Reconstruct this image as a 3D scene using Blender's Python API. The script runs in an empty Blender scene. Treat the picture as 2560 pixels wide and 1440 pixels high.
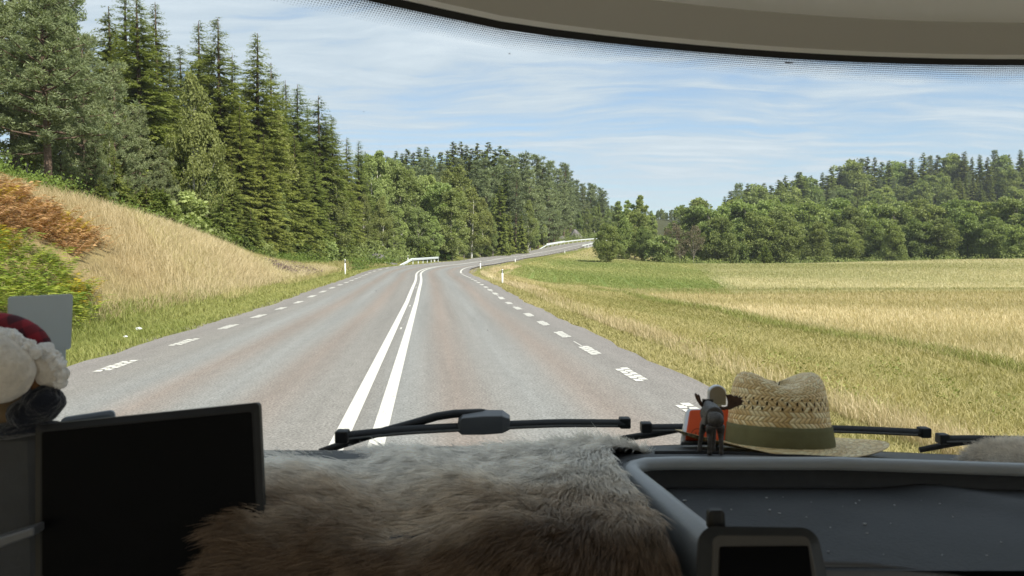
import bpy, bmesh, math, random
import numpy as np
from mathutils import Vector, Matrix
R = math.radians
C = bpy.context.scene.collection
scene = bpy.context.scene

# ------------------------------------------------------------------ camera, sky, sun, exposure
PITCH = math.atan(78 / 1920); FPX = 1920.0; CAMZ = 1.75
cam = bpy.data.objects.new('camera', bpy.data.cameras.new('camera')); C.objects.link(cam)
cam.location = (0, 0, CAMZ); cam.rotation_euler = (math.pi / 2 - PITCH, 0, 0)
cam.data.sensor_width = 36; cam.data.lens = 27.0; cam.data.clip_start = 0.02; cam.data.clip_end = 9000
cam.data.dof.use_dof = True; cam.data.dof.focus_distance = 25; cam.data.dof.aperture_fstop = 13
scene.camera = cam
scene.view_settings.view_transform = 'Standard'; scene.view_settings.look = 'None'
scene.view_settings.exposure = 1.3; scene.view_settings.gamma = 1
SUN_EL, SUN_AZ = R(40), R(146)            # azimuth clockwise from +Y (straight ahead)
scene.cycles.max_bounces = 10; scene.cycles.diffuse_bounces = 5; scene.cycles.transparent_max_bounces = 16
scene.cycles.caustics_reflective = False; scene.cycles.caustics_refractive = False
scene.cycles.use_denoising = True
try: scene.cycles.denoiser = 'OPENIMAGEDENOISE'
except Exception: pass

sd = Vector((math.sin(SUN_AZ) * math.cos(SUN_EL), math.cos(SUN_AZ) * math.cos(SUN_EL), math.sin(SUN_EL)))
sl = bpy.data.lights.new('sun', 'SUN'); sl.energy = 3.1; sl.angle = R(0.8); sl.color = (1, .94, .84)
so = bpy.data.objects.new('sun', sl); C.objects.link(so); so.rotation_euler = sd.to_track_quat('Z', 'Y').to_euler(); so.location = (0, -20, 60)

class NT:
    def __init__(s, tree): s.t = tree; s.L = tree.links.new
    def n(s, typ, **kw):
        nd = s.t.nodes.new(typ)
        for k, v in kw.items():
            if k.startswith('i_'):
                nd.inputs[k[2:].replace('_', ' ')].default_value = v
            else: setattr(nd, k, v)
        return nd
    def math(s, op, a, b=None, c=None, clamp=False):
        nd = s.t.nodes.new('ShaderNodeMath'); nd.operation = op; nd.use_clamp = clamp
        for i, v in enumerate((a, b, c)):
            if v is None: continue
            if hasattr(v, 'is_output'): s.L(v, nd.inputs[i])
            else: nd.inputs[i].default_value = v
        return nd.outputs[0]
    def mix(s, f, a, b, blend='MIX'):
        nd = s.t.nodes.new('ShaderNodeMix'); nd.data_type = 'RGBA'; nd.blend_type = blend
        for i, v in ((0, f), (6, a), (7, b)):
            if hasattr(v, 'is_output'): s.L(v, nd.inputs[i])
            else:
                nd.inputs[i].default_value = v if i == 0 else (*v, 1) if len(v) == 3 else v
        return nd.outputs[2]
    def noise(s, vec, scale, detail=4, rough=.55, dist=0, out=0):
        nd = s.n('ShaderNodeTexNoise'); nd.inputs['Scale'].default_value = scale; nd.inputs['Detail'].default_value = detail
        nd.inputs['Roughness'].default_value = rough; nd.inputs['Distortion'].default_value = dist
        if vec is not None: s.L(vec, nd.inputs['Vector'])
        return nd.outputs[out]
    def mapv(s, vec, scale=(1, 1, 1), loc=(0, 0, 0), rot=(0, 0, 0)):
        nd = s.n('ShaderNodeMapping'); nd.inputs['Scale'].default_value = scale; nd.inputs['Location'].default_value = loc; nd.inputs['Rotation'].default_value = rot
        s.L(vec, nd.inputs['Vector']); return nd.outputs[0]
    def ramp(s, f, stops):
        nd = s.n('ShaderNodeValToRGB'); e = nd.color_ramp.elements
        while len(e) < len(stops): e.new(.5)
        for el, (p, c) in zip(e, stops):
            el.position = p; el.color = (*c, 1) if isinstance(c, tuple) else (c, c, c, 1)
        s.L(f, nd.inputs[0]); return nd.outputs[0]
    def mr(s, v, a, b, c=0., d=1.):
        nd = s.n('ShaderNodeMapRange'); nd.clamp = True
        for i, x in zip((1, 2, 3, 4), (a, b, c, d)): nd.inputs[i].default_value = x
        s.L(v, nd.inputs[0]); return nd.outputs[0]

world = bpy.data.worlds.new('World'); scene.world = world; world.use_nodes = True
w = NT(world.node_tree); world.node_tree.nodes.clear()
sky = w.n('ShaderNodeTexSky', sky_type='NISHITA', sun_disc=False); sky.sun_elevation = SUN_EL; sky.sun_rotation = SUN_AZ
sky.altitude = 100; sky.air_density = 1.0; sky.dust_density = 0.7; sky.ozone_density = 1.5
tc = w.n('ShaderNodeTexCoord'); sx = w.n('ShaderNodeSeparateXYZ'); w.L(tc.outputs['Generated'], sx.inputs[0])
zz = w.math('MAXIMUM', sx.outputs[2], 0.0); den = w.math('ADD', zz, 0.11)
cx = w.n('ShaderNodeCombineXYZ'); w.L(w.math('DIVIDE', sx.outputs[0], den), cx.inputs[0]); w.L(w.math('DIVIDE', sx.outputs[1], den), cx.inputs[1])
wob = w.n('ShaderNodeVectorMath', operation='ADD'); w.L(cx.outputs[0], wob.inputs[0])
wn = w.n('ShaderNodeTexNoise'); wn.inputs['Scale'].default_value = .7; wn.inputs['Detail'].default_value = 3; w.L(cx.outputs[0], wn.inputs['Vector'])
wsc = w.n('ShaderNodeVectorMath', operation='SCALE'); wsc.inputs['Scale'].default_value = .9; w.L(wn.outputs['Color'], wsc.inputs[0]); w.L(wsc.outputs[0], wob.inputs[1])
n1 = w.noise(w.mapv(wob.outputs[0], (.45, 1.5, 1), rot=(0, 0, R(8))), 1.5, 7, .58, .3)
n2 = w.noise(w.mapv(wob.outputs[0], (.9, 4.2, 1), rot=(0, 0, R(-6))), 2.2, 6, .6, .2)
n3 = w.noise(w.mapv(cx.outputs[0], (.5, .8, 1)), .8, 3, .5)
cl = w.math('ADD', w.math('ADD', w.math('MULTIPLY', n1, .48), w.math('MULTIPLY', n2, .44)), w.math('MULTIPLY', n3, .3))
hi = w.mr(sx.outputs[2], .05, .32, -.03, .07)
cf = w.mr(w.math('ADD', cl, hi), .43, .665, .12, .98)
hz = w.mr(sx.outputs[2], -.02, .1, .42, 1.)
cf = w.math('MULTIPLY', cf, hz)
skc = w.mix(1.0, sky.outputs[0], (.62, .68, .735), 'MULTIPLY')
cloudc = w.mix(w.mr(cl, .5, .8), (2.2, 2.7, 3.2), (3.5, 3.85, 4.15))
col = w.mix(cf, skc, cloudc)
bg = w.n('ShaderNodeBackground'); bg.inputs[1].default_value = 0.095; w.L(col, bg.inputs[0])
wo = w.n('ShaderNodeOutputWorld'); w.L(bg.outputs[0], wo.inputs[0])

# ------------------------------------------------------------------ picture <-> place
CP, SP = math.cos(PITCH), math.sin(PITCH)
def P(px, py, d):
    x = (px - 1280) / FPX; y = -(py - 720) / FPX
    return np.array((x * d, (CP + y * SP) * d, CAMZ + (-SP + y * CP) * d))
def V(px, py, d): return Vector(P(px, py, d))
def proj(p):
    x, y, z = p[0], p[1], p[2] - CAMZ
    zc = y * CP - z * SP; yc = y * SP + z * CP
    return 1280 + FPX * x / zc, 720 - FPX * yc / zc

# ------------------------------------------------------------------ mesh helpers
def tag(o, label=None, cat=None, group=None, kind=None):
    if label: o['label'] = label
    if cat: o['category'] = cat
    if group: o['group'] = group
    if kind: o['kind'] = kind
    return o
def link(o, parent=None):
    C.objects.link(o)
    if parent is not None: o.parent = parent
    return o
def empty(name, loc=(0, 0, 0), rz=0, parent=None):
    o = bpy.data.objects.new(name, None); o.location = loc; o.rotation_euler = (0, 0, rz); o.empty_display_size = .2
    return link(o, parent)
def npmesh(name, Vt, F, mats, smooth=False, tone=None, col=None, uv=None, midx=None):
    me = bpy.data.meshes.new(name); Vt = np.asarray(Vt, np.float32); F = np.asarray(F, np.int32)
    me.vertices.add(len(Vt)); me.vertices.foreach_set('co', Vt.ravel())
    k = F.shape[1]; me.loops.add(F.size); me.loops.foreach_set('vertex_index', F.ravel())
    me.polygons.add(len(F)); me.polygons.foreach_set('loop_start', np.arange(0, F.size, k, dtype=np.int32))
    try: me.polygons.foreach_set('loop_total', np.full(len(F), k, np.int32))
    except Exception: pass
    if midx is not None: me.polygons.foreach_set('material_index', np.asarray(midx, np.int32))
    me.update(calc_edges=True)
    if smooth: me.polygons.foreach_set('use_smooth', np.ones(len(F), bool))
    if tone is not None:
        a = me.attributes.new('tone', 'FLOAT', 'POINT'); a.data.foreach_set('value', np.asarray(tone, np.float32))
    if col is not None:
        a = me.attributes.new('col', 'FLOAT_COLOR', 'POINT'); c4 = np.ones((len(Vt), 4), np.float32); c4[:, :3] = col; a.data.foreach_set('color', c4.ravel())
    if uv is not None:
        l = me.uv_layers.new(name='UVMap'); l.data.foreach_set('uv', np.asarray(uv, np.float32)[F.ravel()].ravel())
    for m in (mats if isinstance(mats, (list, tuple)) else [mats]): me.materials.append(m)
    me.validate(); return me
def nobj(name, Vt, F, mats, parent=None, **kw):
    return link(bpy.data.objects.new(name, npmesh(name, Vt, F, mats, **kw)), parent)

class MB:
    """collects shapes into one mesh"""
    def __init__(s): s.v = []; s.f = []; s.m = []; s.mi = 0
    def add(s, vs, fs):
        o = len(s.v); s.v += [tuple(p) for p in vs]; s.f += [tuple(i + o for i in f) for f in fs]; s.m += [s.mi] * len(fs)
    def box(s, c, h, M=None):
        c = Vector(c); vs = []
        for sx_ in (-1, 1):
            for sy_ in (-1, 1):
                for sz_ in (-1, 1):
                    v = Vector((sx_ * h[0], sy_ * h[1], sz_ * h[2]))
                    vs.append(c + (M @ v if M else v))
        s.add(vs, [(0, 1, 3, 2), (4, 6, 7, 5), (0, 4, 5, 1), (2, 3, 7, 6), (0, 2, 6, 4), (1, 5, 7, 3)])
    def tube(s, pts, rad, n=8, cap=True):
        pts = [Vector(p) for p in pts]; rad = rad if isinstance(rad, (list, tuple)) else [rad] * len(pts)
        vs = []; fs = []; up = None
        for i, p in enumerate(pts):
            d = (pts[min(i + 1, len(pts) - 1)] - pts[max(i - 1, 0)]).normalized()
            if up is None: up = d.orthogonal().normalized()
            up = (up - d * up.dot(d)).normalized(); side = d.cross(up)
            for k in range(n):
                a = 2 * math.pi * k / n; vs.append(p + (up * math.cos(a) + side * math.sin(a)) * rad[i])
        for i in range(len(pts) - 1):
            for k in range(n):
                a, b = i * n + k, i * n + (k + 1) % n; fs.append((a, b, b + n, a + n))
        if cap: fs.append(tuple(range(n))[::-1]); fs.append(tuple((len(pts) - 1) * n + k for k in range(n)))
        s.add(vs, fs)
    def rings(s, rings, closed=True, cap=False):
        n = len(rings[0]); vs = [p for r in rings for p in r]; fs = []
        for i in range(len(rings) - 1):
            for k in range(n if closed else n - 1):
                a, b = i * n + k, i * n + (k + 1) % n; fs.append((a, b, b + n, a + n))
        if cap: fs.append(tuple(range(n))[::-1]); fs.append(tuple((len(rings) - 1) * n + k for k in range(n)))
        s.add(vs, fs)
    def build(s, name, mats, parent=None, smooth=False, bevel=0, sub=0, auto=False):
        me = bpy.data.meshes.new(name); me.from_pydata(s.v, [], s.f)
        for m in (mats if isinstance(mats, (list, tuple)) else [mats]): me.materials.append(m)
        me.polygons.foreach_set('material_index', s.m)
        bm = bmesh.new(); bm.from_mesh(me); bmesh.ops.recalc_face_normals(bm, faces=bm.faces); bm.to_mesh(me); bm.free()
        if smooth: me.polygons.foreach_set('use_smooth', [True] * len(me.polygons))
        o = link(bpy.data.objects.new(name, me), parent)
        if bevel:
            b = o.modifiers.new('bevel', 'BEVEL'); b.width = bevel; b.segments = 2; b.limit_method = 'ANGLE'
        if sub:
            b = o.modifiers.new('sub', 'SUBSURF'); b.levels = sub; b.render_levels = sub
        return o

# ------------------------------------------------------------------ materials
def mat(name, base=(.5, .5, .5), rough=.6, spec=.3, metal=0, noise=None, bump=None, coords='Object'):
    m = bpy.data.materials.new(name); m.use_nodes = True; t = NT(m.node_tree); b = m.node_tree.nodes['Principled BSDF']
    b.inputs['Base Color'].default_value = (*base, 1); b.inputs['Roughness'].default_value = rough
    b.inputs['Specular IOR Level'].default_value = spec; b.inputs['Metallic'].default_value = metal
    c = t.n('ShaderNodeTexCoord').outputs[coords]
    if noise:
        sc, amt = noise; n = t.noise(c, sc, 5, .6)
        k = t.mr(n, .25, .75, 1 - amt, 1 + amt)
        vm = t.n('ShaderNodeVectorMath', operation='SCALE'); vm.inputs[0].default_value = base; t.L(k, vm.inputs['Scale'])
        t.L(vm.outputs[0], b.inputs['Base Color'])
    if bump:
        sc, st = bump; n = t.noise(c, sc, 4, .6); bp = t.n('ShaderNodeBump'); bp.inputs['Strength'].default_value = st; bp.inputs['Distance'].default_value = .004
        t.L(n, bp.inputs['Height']); t.L(bp.outputs[0], b.inputs['Normal'])
    return m

def leafmat(name, a, b, trans=.28, vary=.35, rough=.55):
    """foliage: two leaf colours by leaf tone, a little drift from tree to tree, light let through"""
    m = bpy.data.materials.new(name); m.use_nodes = True; t = NT(m.node_tree); m.node_tree.nodes.clear()
    at = t.n('ShaderNodeAttribute', attribute_name='tone')
    col = t.mix(at.outputs['Fac'], a, b)
    oi = t.n('ShaderNodeObjectInfo')
    hs = t.n('ShaderNodeHueSaturation'); t.L(col, hs.inputs['Color'])
    t.L(t.mr(oi.outputs['Random'], 0, 1, .5 - .035 * vary, .5 + .03 * vary), hs.inputs['Hue'])
    r2 = t.math('FRACT', t.math('MULTIPLY', oi.outputs['Random'], 37.31))
    t.L(t.mr(r2, 0, 1, 1 - vary * .5, 1 + vary * .6), hs.inputs['Value'])
    hs.inputs['Saturation'].default_value = 1.0
    p = t.n('ShaderNodeBsdfPrincipled'); p.inputs['Roughness'].default_value = rough; p.inputs['Specular IOR Level'].default_value = .25
    t.L(hs.outputs[0], p.inputs['Base Color'])
    tr = t.n('ShaderNodeBsdfTranslucent'); t.L(t.mix(1., hs.outputs[0], (1.15, 1.2, .6), 'MULTIPLY'), tr.inputs[0])
    mx = t.n('ShaderNodeMixShader'); mx.inputs[0].default_value = trans
    t.L(p.outputs[0], mx.inputs[1]); t.L(tr.outputs[0], mx.inputs[2])
    o = t.n('ShaderNodeOutputMaterial'); t.L(mx.outputs[0], o.inputs[0]); return m

M = {}
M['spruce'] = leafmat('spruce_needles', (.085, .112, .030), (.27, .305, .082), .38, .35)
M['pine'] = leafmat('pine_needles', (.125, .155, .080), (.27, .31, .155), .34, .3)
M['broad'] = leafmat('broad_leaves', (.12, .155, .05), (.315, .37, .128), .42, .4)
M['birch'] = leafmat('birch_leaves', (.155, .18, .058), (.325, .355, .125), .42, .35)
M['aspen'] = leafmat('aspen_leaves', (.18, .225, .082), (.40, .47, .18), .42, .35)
M['dry'] = leafmat('thin_dry_leaves', (.10, .085, .05), (.16, .135, .08), .2, .3)
M['shrub'] = leafmat('shrub_leaves', (.075, .115, .022), (.15, .19, .04), .3, .5)
M['bark'] = mat('bark', (.085, .062, .048), .9, .1, noise=(6, .5), bump=(30, .8))
M['pinebark'] = mat('pine_bark', (.12, .085, .065), .9, .1, noise=(4, .5), bump=(25, .8))
M['birchbark'] = mat('birch_bark', (.46, .44, .40), .8, .2, noise=(5, .6), bump=(20, .3))
M['greybark'] = mat('grey_bark', (.20, .18, .16), .85, .15, noise=(5, .4))

# ------------------------------------------------------------------ the road's line and the ground's height
KN = np.arange(30, 421, 15.)
KAP = np.array([.229, -.165, -.039, 1.757, -.26, -.321, .467, .561, .303, .087, .398, .48, .621, .25, .1] + [.12] * 12) * .01
SLO = np.array([1.76, .54, .53, 2.98, .66, 1.22, .14, 3.66, 2.11, 4.72, 4.69, 7.83, 7.98, 5.5, 3.2, 2.2, 1.5, 1., .5, 0, 0, 0, 0, 0, 0, 0, 0]) * .01
DS = .5
S_ = np.arange(0, 420, DS)
_k = np.where(S_ < 30, 0, np.interp(S_, KN, KAP)); _k = np.where(S_ < 45, 0, _k)
_sl = np.where(S_ < 20, 0, np.interp(S_, KN, SLO, left=0))
TH = np.cumsum(_k) * DS - .1075
RX = -.68 + np.cumsum(np.sin(TH)) * DS; RY = np.cumsum(np.cos(TH)) * DS; RZ = np.cumsum(_sl) * DS
# a straight run behind the camera
ex = np.arange(-60, 0, DS)
RX = np.r_[-.68 + ex * math.sin(TH[0]), RX]; RY = np.r_[ex * math.cos(TH[0]), RY]; RZ = np.r_[0 * ex, RZ]; TH = np.r_[np.full(len(ex), TH[0]), TH]; SS = np.r_[ex, S_]
EL, ER = 4.32, 3.66           # edge lines, left and right of the middle
AL, AR = 5.05, 4.40           # where the asphalt ends
def road(s):
    x, y, z, th = (np.interp(s, SS, a) for a in (RX, RY, RZ, TH)); return x, y, z, th
def rp(s, u, dz=0):
    x, y, z, th = road(s); return np.stack([x + u * np.cos(th), y - u * np.sin(th), z + dz + 0 * x], -1)
def us(x, y):
    s = np.interp(y, RY, SS)
    for _ in range(4):
        rx, ry, rz, th = road(s); s = s + ((x - rx) * np.sin(th) + (y - ry) * np.cos(th)) * .8
        s = np.clip(s, -60, 419)
    rx, ry, rz, th = road(s); u = (x - rx) * np.cos(th) - (y - ry) * np.sin(th)
    return u, s, rz
def sm(a, b, x):
    t = np.clip((x - a) / (b - a), 0, 1); return t * t * (3 - 2 * t)
_rg = np.random.RandomState(5)
_wv = [(_rg.uniform(-1, 1, 2) * f, _rg.uniform(0, 6.28), a) for f, a in ((.05, .5), (.07, .4), (.13, .25), (.2, .18), (.37, .1), (.6, .07), (1.1, .045), (1.9, .03), (.09, .4), (.16, .2))]
def bumps(x, y): return sum(a * np.sin(k[0] * x + k[1] * y + ph) for k, ph, a in _wv)
CRS = [0, 15, 27, 40, 52, 62, 72, 82, 100, 140, 200, 300]; CRH = [5.2, 4.9, 4.4, 3.6, 2.6, 1.6, .75, .35, .4, .8, 1.2, 1.5]
def height(x, y):
    x = np.asarray(x, float); y = np.asarray(y, float)
    u, s, rz = us(x, y); b = bumps(x, y)
    # right: bank down to the field, the field's ridge, the hill behind
    far = sm(62, 135, y)
    zf = -.9 + far * (1.0 + 1.35 * sm(25, 85, x)) + .18 * b * sm(9, 20, np.abs(u))
    zf = zf + far * .45 * np.sin(x * .055 + .6) * sm(20, 50, x)
    zf = zf + (np.minimum(rz, 3.7) - 1.2 - zf) * (1 - sm(12, 48, u)) * sm(60, 130, y)
    zf = zf - 3.2 * sm(140, 185, y) * sm(20, 60, x)
    zf = zf + sm(205, 390, y) * 40 * np.exp(-((x - 300) / 190) ** 2)
    zf = zf - 2.2 * np.exp(-((s - 211) / 9) ** 2) * sm(5.5, 9, u) * (1 - sm(40, 70, u))
    zf = zf + 46 * sm(420, 950, y) * (.75 + .25 * np.sin(x * .006 + 1)) * (1 - sm(60, 200, x) * .4)
    zr = rz - .07 - .10 * np.clip(u - AR, 0, 2.2) - .28 * sm(60, 100, s) * sm(AR, 6.5, u); zr = zr + (zf - zr) * sm(6.4, 12.5, u)
    # left: verge, cut bank, forest hill
    v = -u; ch = np.interp(s, CRS, CRH)
    hs = np.interp(s, [0, 30, 70, 95, 130, 200, 260, 420], [.34, .32, .22, .18, .26, .30, .28, .2])
    zl = rz - .05 - .22 * sm(5.6, 7.6, v) * (1 - sm(7.6, 10, v)) + ch * sm(7.6, 14.6, v) ** .85 + hs * np.maximum(v - 13.5, 0) * sm(13, 22, v)
    zl = np.where(v > 75, np.minimum(zl, rz + ch + hs * 61.5 + 0 * zl + (v - 75) * .03), zl)
    zl = zl + b * (.28 * sm(8, 16, v) + .7 * sm(16, 40, v))
    z = np.where(u > 0, zr, zl)
    z = np.where((u < AR + .1) & (u > -AL - .1), rz - .09, z)
    return z
def hgt(x, y): return float(height(np.array([x]), np.array([y]))[0])
def hits(px, py, dmin=4., dmax=600.):
    """where rays through picture points meet the ground"""
    px = np.atleast_1d(np.asarray(px, float)); py = np.atleast_1d(np.asarray(py, float))
    rx = (px - 1280) / FPX; yy = -(py - 720) / FPX; ry = CP + yy * SP; rz_ = -SP + yy * CP
    d = np.full(len(px), dmin); done = np.zeros(len(px), bool); out = np.full(len(px), np.nan)
    dd = dmin
    prev = d.copy()
    while dd < dmax:
        z = CAMZ + rz_ * dd; below = (z < height(rx * dd, ry * dd)) & ~done
        out[below] = dd; done |= below; dd *= 1.012
    return np.stack([rx * out, ry * out, CAMZ + rz_ * out], -1)

# ------------------------------------------------------------------ ground
def graded(lo, hi, n, a):
    t = np.linspace(math.asinh(lo / a), math.asinh(hi / a), n); return a * np.sinh(t)
gx = graded(-900, 1500, 430, 14.) + 1; gy = graded(-60, 2600, 520, 26.) + 6
GX, GY = np.meshgrid(gx, gy); gxf, gyf = GX.ravel(), GY.ravel()
gz = height(gxf, gyf)
gu, gs, grz = us(gxf, gyf)
def lerp(a, b, f): return a + (np.asarray(b) - a) * np.asarray(f)[:, None]
STRAW = np.array((.42, .33, .18)); PALE = np.array((.36, .30, .16)); MOWN = np.array((.215, .205, .062)); VERGE = np.array((.155, .165, .045))
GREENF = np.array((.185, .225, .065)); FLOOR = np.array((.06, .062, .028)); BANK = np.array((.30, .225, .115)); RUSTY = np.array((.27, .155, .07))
def zone_colour(x, y, u, s):
    n = bumps(x * 1.7 + 9, y * 1.7) ; n2 = bumps(x * 4 + 3, y * 4)
    c = np.tile(MOWN, (len(x), 1)).astype(float)
    c = lerp(c, RUSTY * 1.0 + .02, sm(.15, .75, n + .3 * n2) * .45 * (u > 8))
    c = lerp(c, STRAW, sm(14.3, 15.2, u + .35 * n))                               # tall straw field
    c = lerp(c, np.array((.20, .19, .085)), sm(13.6, 14.4, u + .3 * n) * (1 - sm(14.9, 16.2, u + .3 * n)) * .7)
    c = lerp(c, PALE, sm(60, 63, y + .06 * x + .4 * n))                          # paler field past the green line
    c = lerp(c, np.array((.30, .285, .13)), sm(-.1, .8, n) * .5 * sm(60, 66, y))
    c = lerp(c, np.array((.15, .165, .06)), np.exp(-((y + .06 * x + .4 * n - 61.5) / 1.3) ** 2) * .8 * (u > 15))
    g = sm(60, 64, y + .3 * n) * sm(-1.5, 1.5, 20 + (y - 65) * .2 - x + n) * sm(7, 10, u) * (1 - sm(150, 175, y))
    c = lerp(c, lerp(np.tile(GREENF, (len(x), 1)), np.array((.29, .265, .11)), sm(-.2, .9, n + .5 * sm(90, 140, y))), g)
    c = lerp(c, STRAW * .95, sm(5.7, 6.2, u + .2 * n) * (1 - sm(7.6, 8.6, u + .3 * n)) * .75)
    c = lerp(c, VERGE, (u > 0) * (1 - sm(5.5, 6.1, u + .2 * n)))
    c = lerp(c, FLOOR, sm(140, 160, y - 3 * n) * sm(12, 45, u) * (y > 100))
    c = lerp(c, np.array((.34, .30, .17)), (y > 300) * (y < 400) * (x > 62) * (x < 95) * 1.0)
    L = (u < 0)
    v = -u
    cl = np.tile(VERGE, (len(x), 1)).astype(float)
    cl = lerp(cl, BANK, sm(8.0, 9.6, v + .5 * n) * (1 - sm(58, 72, s)))
    cl = lerp(cl, np.array((.16, .15, .055)), sm(.1, .9, n2) * .4 * (v > 8))
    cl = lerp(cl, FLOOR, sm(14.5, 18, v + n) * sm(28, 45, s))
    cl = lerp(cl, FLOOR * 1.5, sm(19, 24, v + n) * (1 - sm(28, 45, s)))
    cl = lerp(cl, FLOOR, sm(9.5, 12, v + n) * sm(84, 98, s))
    c = np.where(L[:, None], cl, c)
    gr = (np.abs(u + .32) < 5.0 + .22 * n2)
    c = np.where(gr[:, None], np.array((.22, .195, .165)), c)
    return c
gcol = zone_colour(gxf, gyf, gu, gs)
nx, ny = len(gx), len(gy); ii = np.arange(nx * ny).reshape(ny, nx)
gF = np.stack([ii[:-1, :-1], ii[:-1, 1:], ii[1:, 1:], ii[1:, :-1]], -1).reshape(-1, 4)
def groundmat():
    m = bpy.data.materials.new('ground_cover'); m.use_nodes = True; t = NT(m.node_tree); b = m.node_tree.nodes['Principled BSDF']
    at = t.n('ShaderNodeAttribute', attribute_name='col'); c = t.n('ShaderNodeTexCoord').outputs['Object']
    na = t.noise(t.mapv(c, (1, .45, 1)), 1.3, 8, .7); nb = t.noise(c, .16, 4, .6); nc = t.noise(c, 9, 4, .7)
    k = t.math('MULTIPLY', t.math('MULTIPLY', t.mr(na, .3, .7, .72, 1.28), t.mr(nb, .3, .7, .86, 1.14)), t.mr(nc, .3, .7, .8, 1.2))
    vm = t.n('ShaderNodeVectorMath', operation='SCALE'); t.L(at.outputs['Color'], vm.inputs[0]); t.L(k, vm.inputs['Scale'])
    t.L(vm.outputs[0], b.inputs['Base Color']); b.inputs['Roughness'].default_value = .95; b.inputs['Specular IOR Level'].default_value = .1
    bp = t.n('ShaderNodeBump'); bp.inputs['Strength'].default_value = .9; bp.inputs['Distance'].default_value = .12
    t.L(t.math('ADD', na, t.math('MULTIPLY', nc, .4)), bp.inputs['Height']); t.L(bp.outputs[0], b.inputs['Normal']); return m
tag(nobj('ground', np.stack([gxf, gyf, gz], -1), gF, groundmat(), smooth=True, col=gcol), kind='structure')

# ------------------------------------------------------------------ road and its markings
def strip(s0, s1, u0, u1, dz, step=1.0, nu=2):
    n = max(2, int((s1 - s0) / step) + 1); s = np.linspace(s0, s1, n); u = np.linspace(u0, u1, nu)
    a, b = np.meshgrid(s, u, indexing='ij'); Vt = rp(a.ravel(), b.ravel(), dz)
    i = np.arange(n * nu).reshape(n, nu)
    F = np.stack([i[:-1, :-1], i[:-1, 1:], i[1:, 1:], i[1:, :-1]], -1).reshape(-1, 4)
    return Vt, F, np.stack([b.ravel(), a.ravel()], -1)
def asphalt():
    m = bpy.data.materials.new('asphalt'); m.use_nodes = True; t = NT(m.node_tree); b = m.node_tree.nodes['Principled BSDF']
    uvn = t.n('ShaderNodeUVMap').outputs[0]; sp = t.n('ShaderNodeSeparateXYZ'); t.L(uvn, sp.inputs[0])
    wv = t.noise(t.mapv(uvn, (.6, .06, 1)), 1.0, 4, .6)
    u = t.math('ADD', sp.outputs[0], t.math('MULTIPLY', t.math('SUBTRACT', wv, .5), .5))
    def band(c, wd): return t.math('MAXIMUM', t.math('SUBTRACT', 1.0, t.math('DIVIDE', t.math('ABSOLUTE', t.math('SUBTRACT', u, c)), wd)), 0.0)
    red = t.math('ADD', t.math('ADD', band(-2.75, .55), band(-1.25, .45)), t.math('ADD', band(1.0, .5), band(2.75, .55)), clamp=True)
    pale = t.math('ADD', t.math('ADD', band(-3.3, .6), band(-1.95, .5)), t.math('ADD', band(.35, .5), band(1.95, .6)), clamp=True)
    big = t.noise(t.mapv(uvn, (1.3, .04, 1)), 1.6, 5, .6)
    fine = t.noise(uvn, 34, 3, .75); mid = t.noise(t.mapv(uvn, (1, .5, 1)), 6, 5, .7)
    c = t.mix(t.math('MULTIPLY', red, t.mr(big, .3, .6, .8, 1.)), (.222, .210, .194), (.240, .202, .176))
    c = t.mix(t.math('MULTIPLY', pale, .75), c, (.246, .249, .242))
    edge = t.math('ADD', t.mr(u, -4.0, -4.9, 0, 1), t.mr(u, 3.2, 4.3, 0, 1))
    c = t.mix(t.math('MULTIPLY', edge, .8), c, (.225, .205, .192))
    k = t.math('MULTIPLY', t.math('MULTIPLY', t.mr(big, .25, .75, .86, 1.14), t.mr(fine, .25, .75, .35, 1.65)), t.mr(mid, .3, .7, .9, 1.1))
    vo = t.n('ShaderNodeTexVoronoi'); vo.inputs['Scale'].default_value = 55; t.L(uvn, vo.inputs['Vector'])
    chip = t.mr(vo.outputs['Distance'], .0, .25, 1.35, 1.0)
    vm = t.n('ShaderNodeVectorMath', operation='SCALE'); t.L(c, vm.inputs[0]); t.L(t.math('MULTIPLY', k, chip), vm.inputs['Scale'])
    t.L(vm.outputs[0], b.inputs['Base Color']); b.inputs['Roughness'].default_value = .85; b.inputs['Specular IOR Level'].default_value = .25
    bp = t.n('ShaderNodeBump'); bp.inputs['Strength'].default_value = .6; bp.inputs['Distance'].default_value = .01
    t.L(fine, bp.inputs['Height']); t.L(bp.outputs[0], b.inputs['Normal']); return m
def wornpaint():
    m = bpy.data.materials.new('road_paint'); m.use_nodes = True; t = NT(m.node_tree); b = m.node_tree.nodes['Principled BSDF']
    c = t.n('ShaderNodeTexCoord').outputs['Object']
    n = t.noise(c, 26, 5, .8); n2 = t.noise(c, 2.5, 3, .6)
    f = t.mr(t.math('ADD', n, t.math('MULTIPLY', n2, .35)), .48, .64, 0, 1)
    t.L(t.mix(f, (.36, .335, .295), (.66, .64, .585)), b.inputs['Base Color']); b.inputs['Roughness'].default_value = .7; return m
Vt, F, uv = strip(-55, 415, -AL, AR, 0, 1.0, 13)
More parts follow.
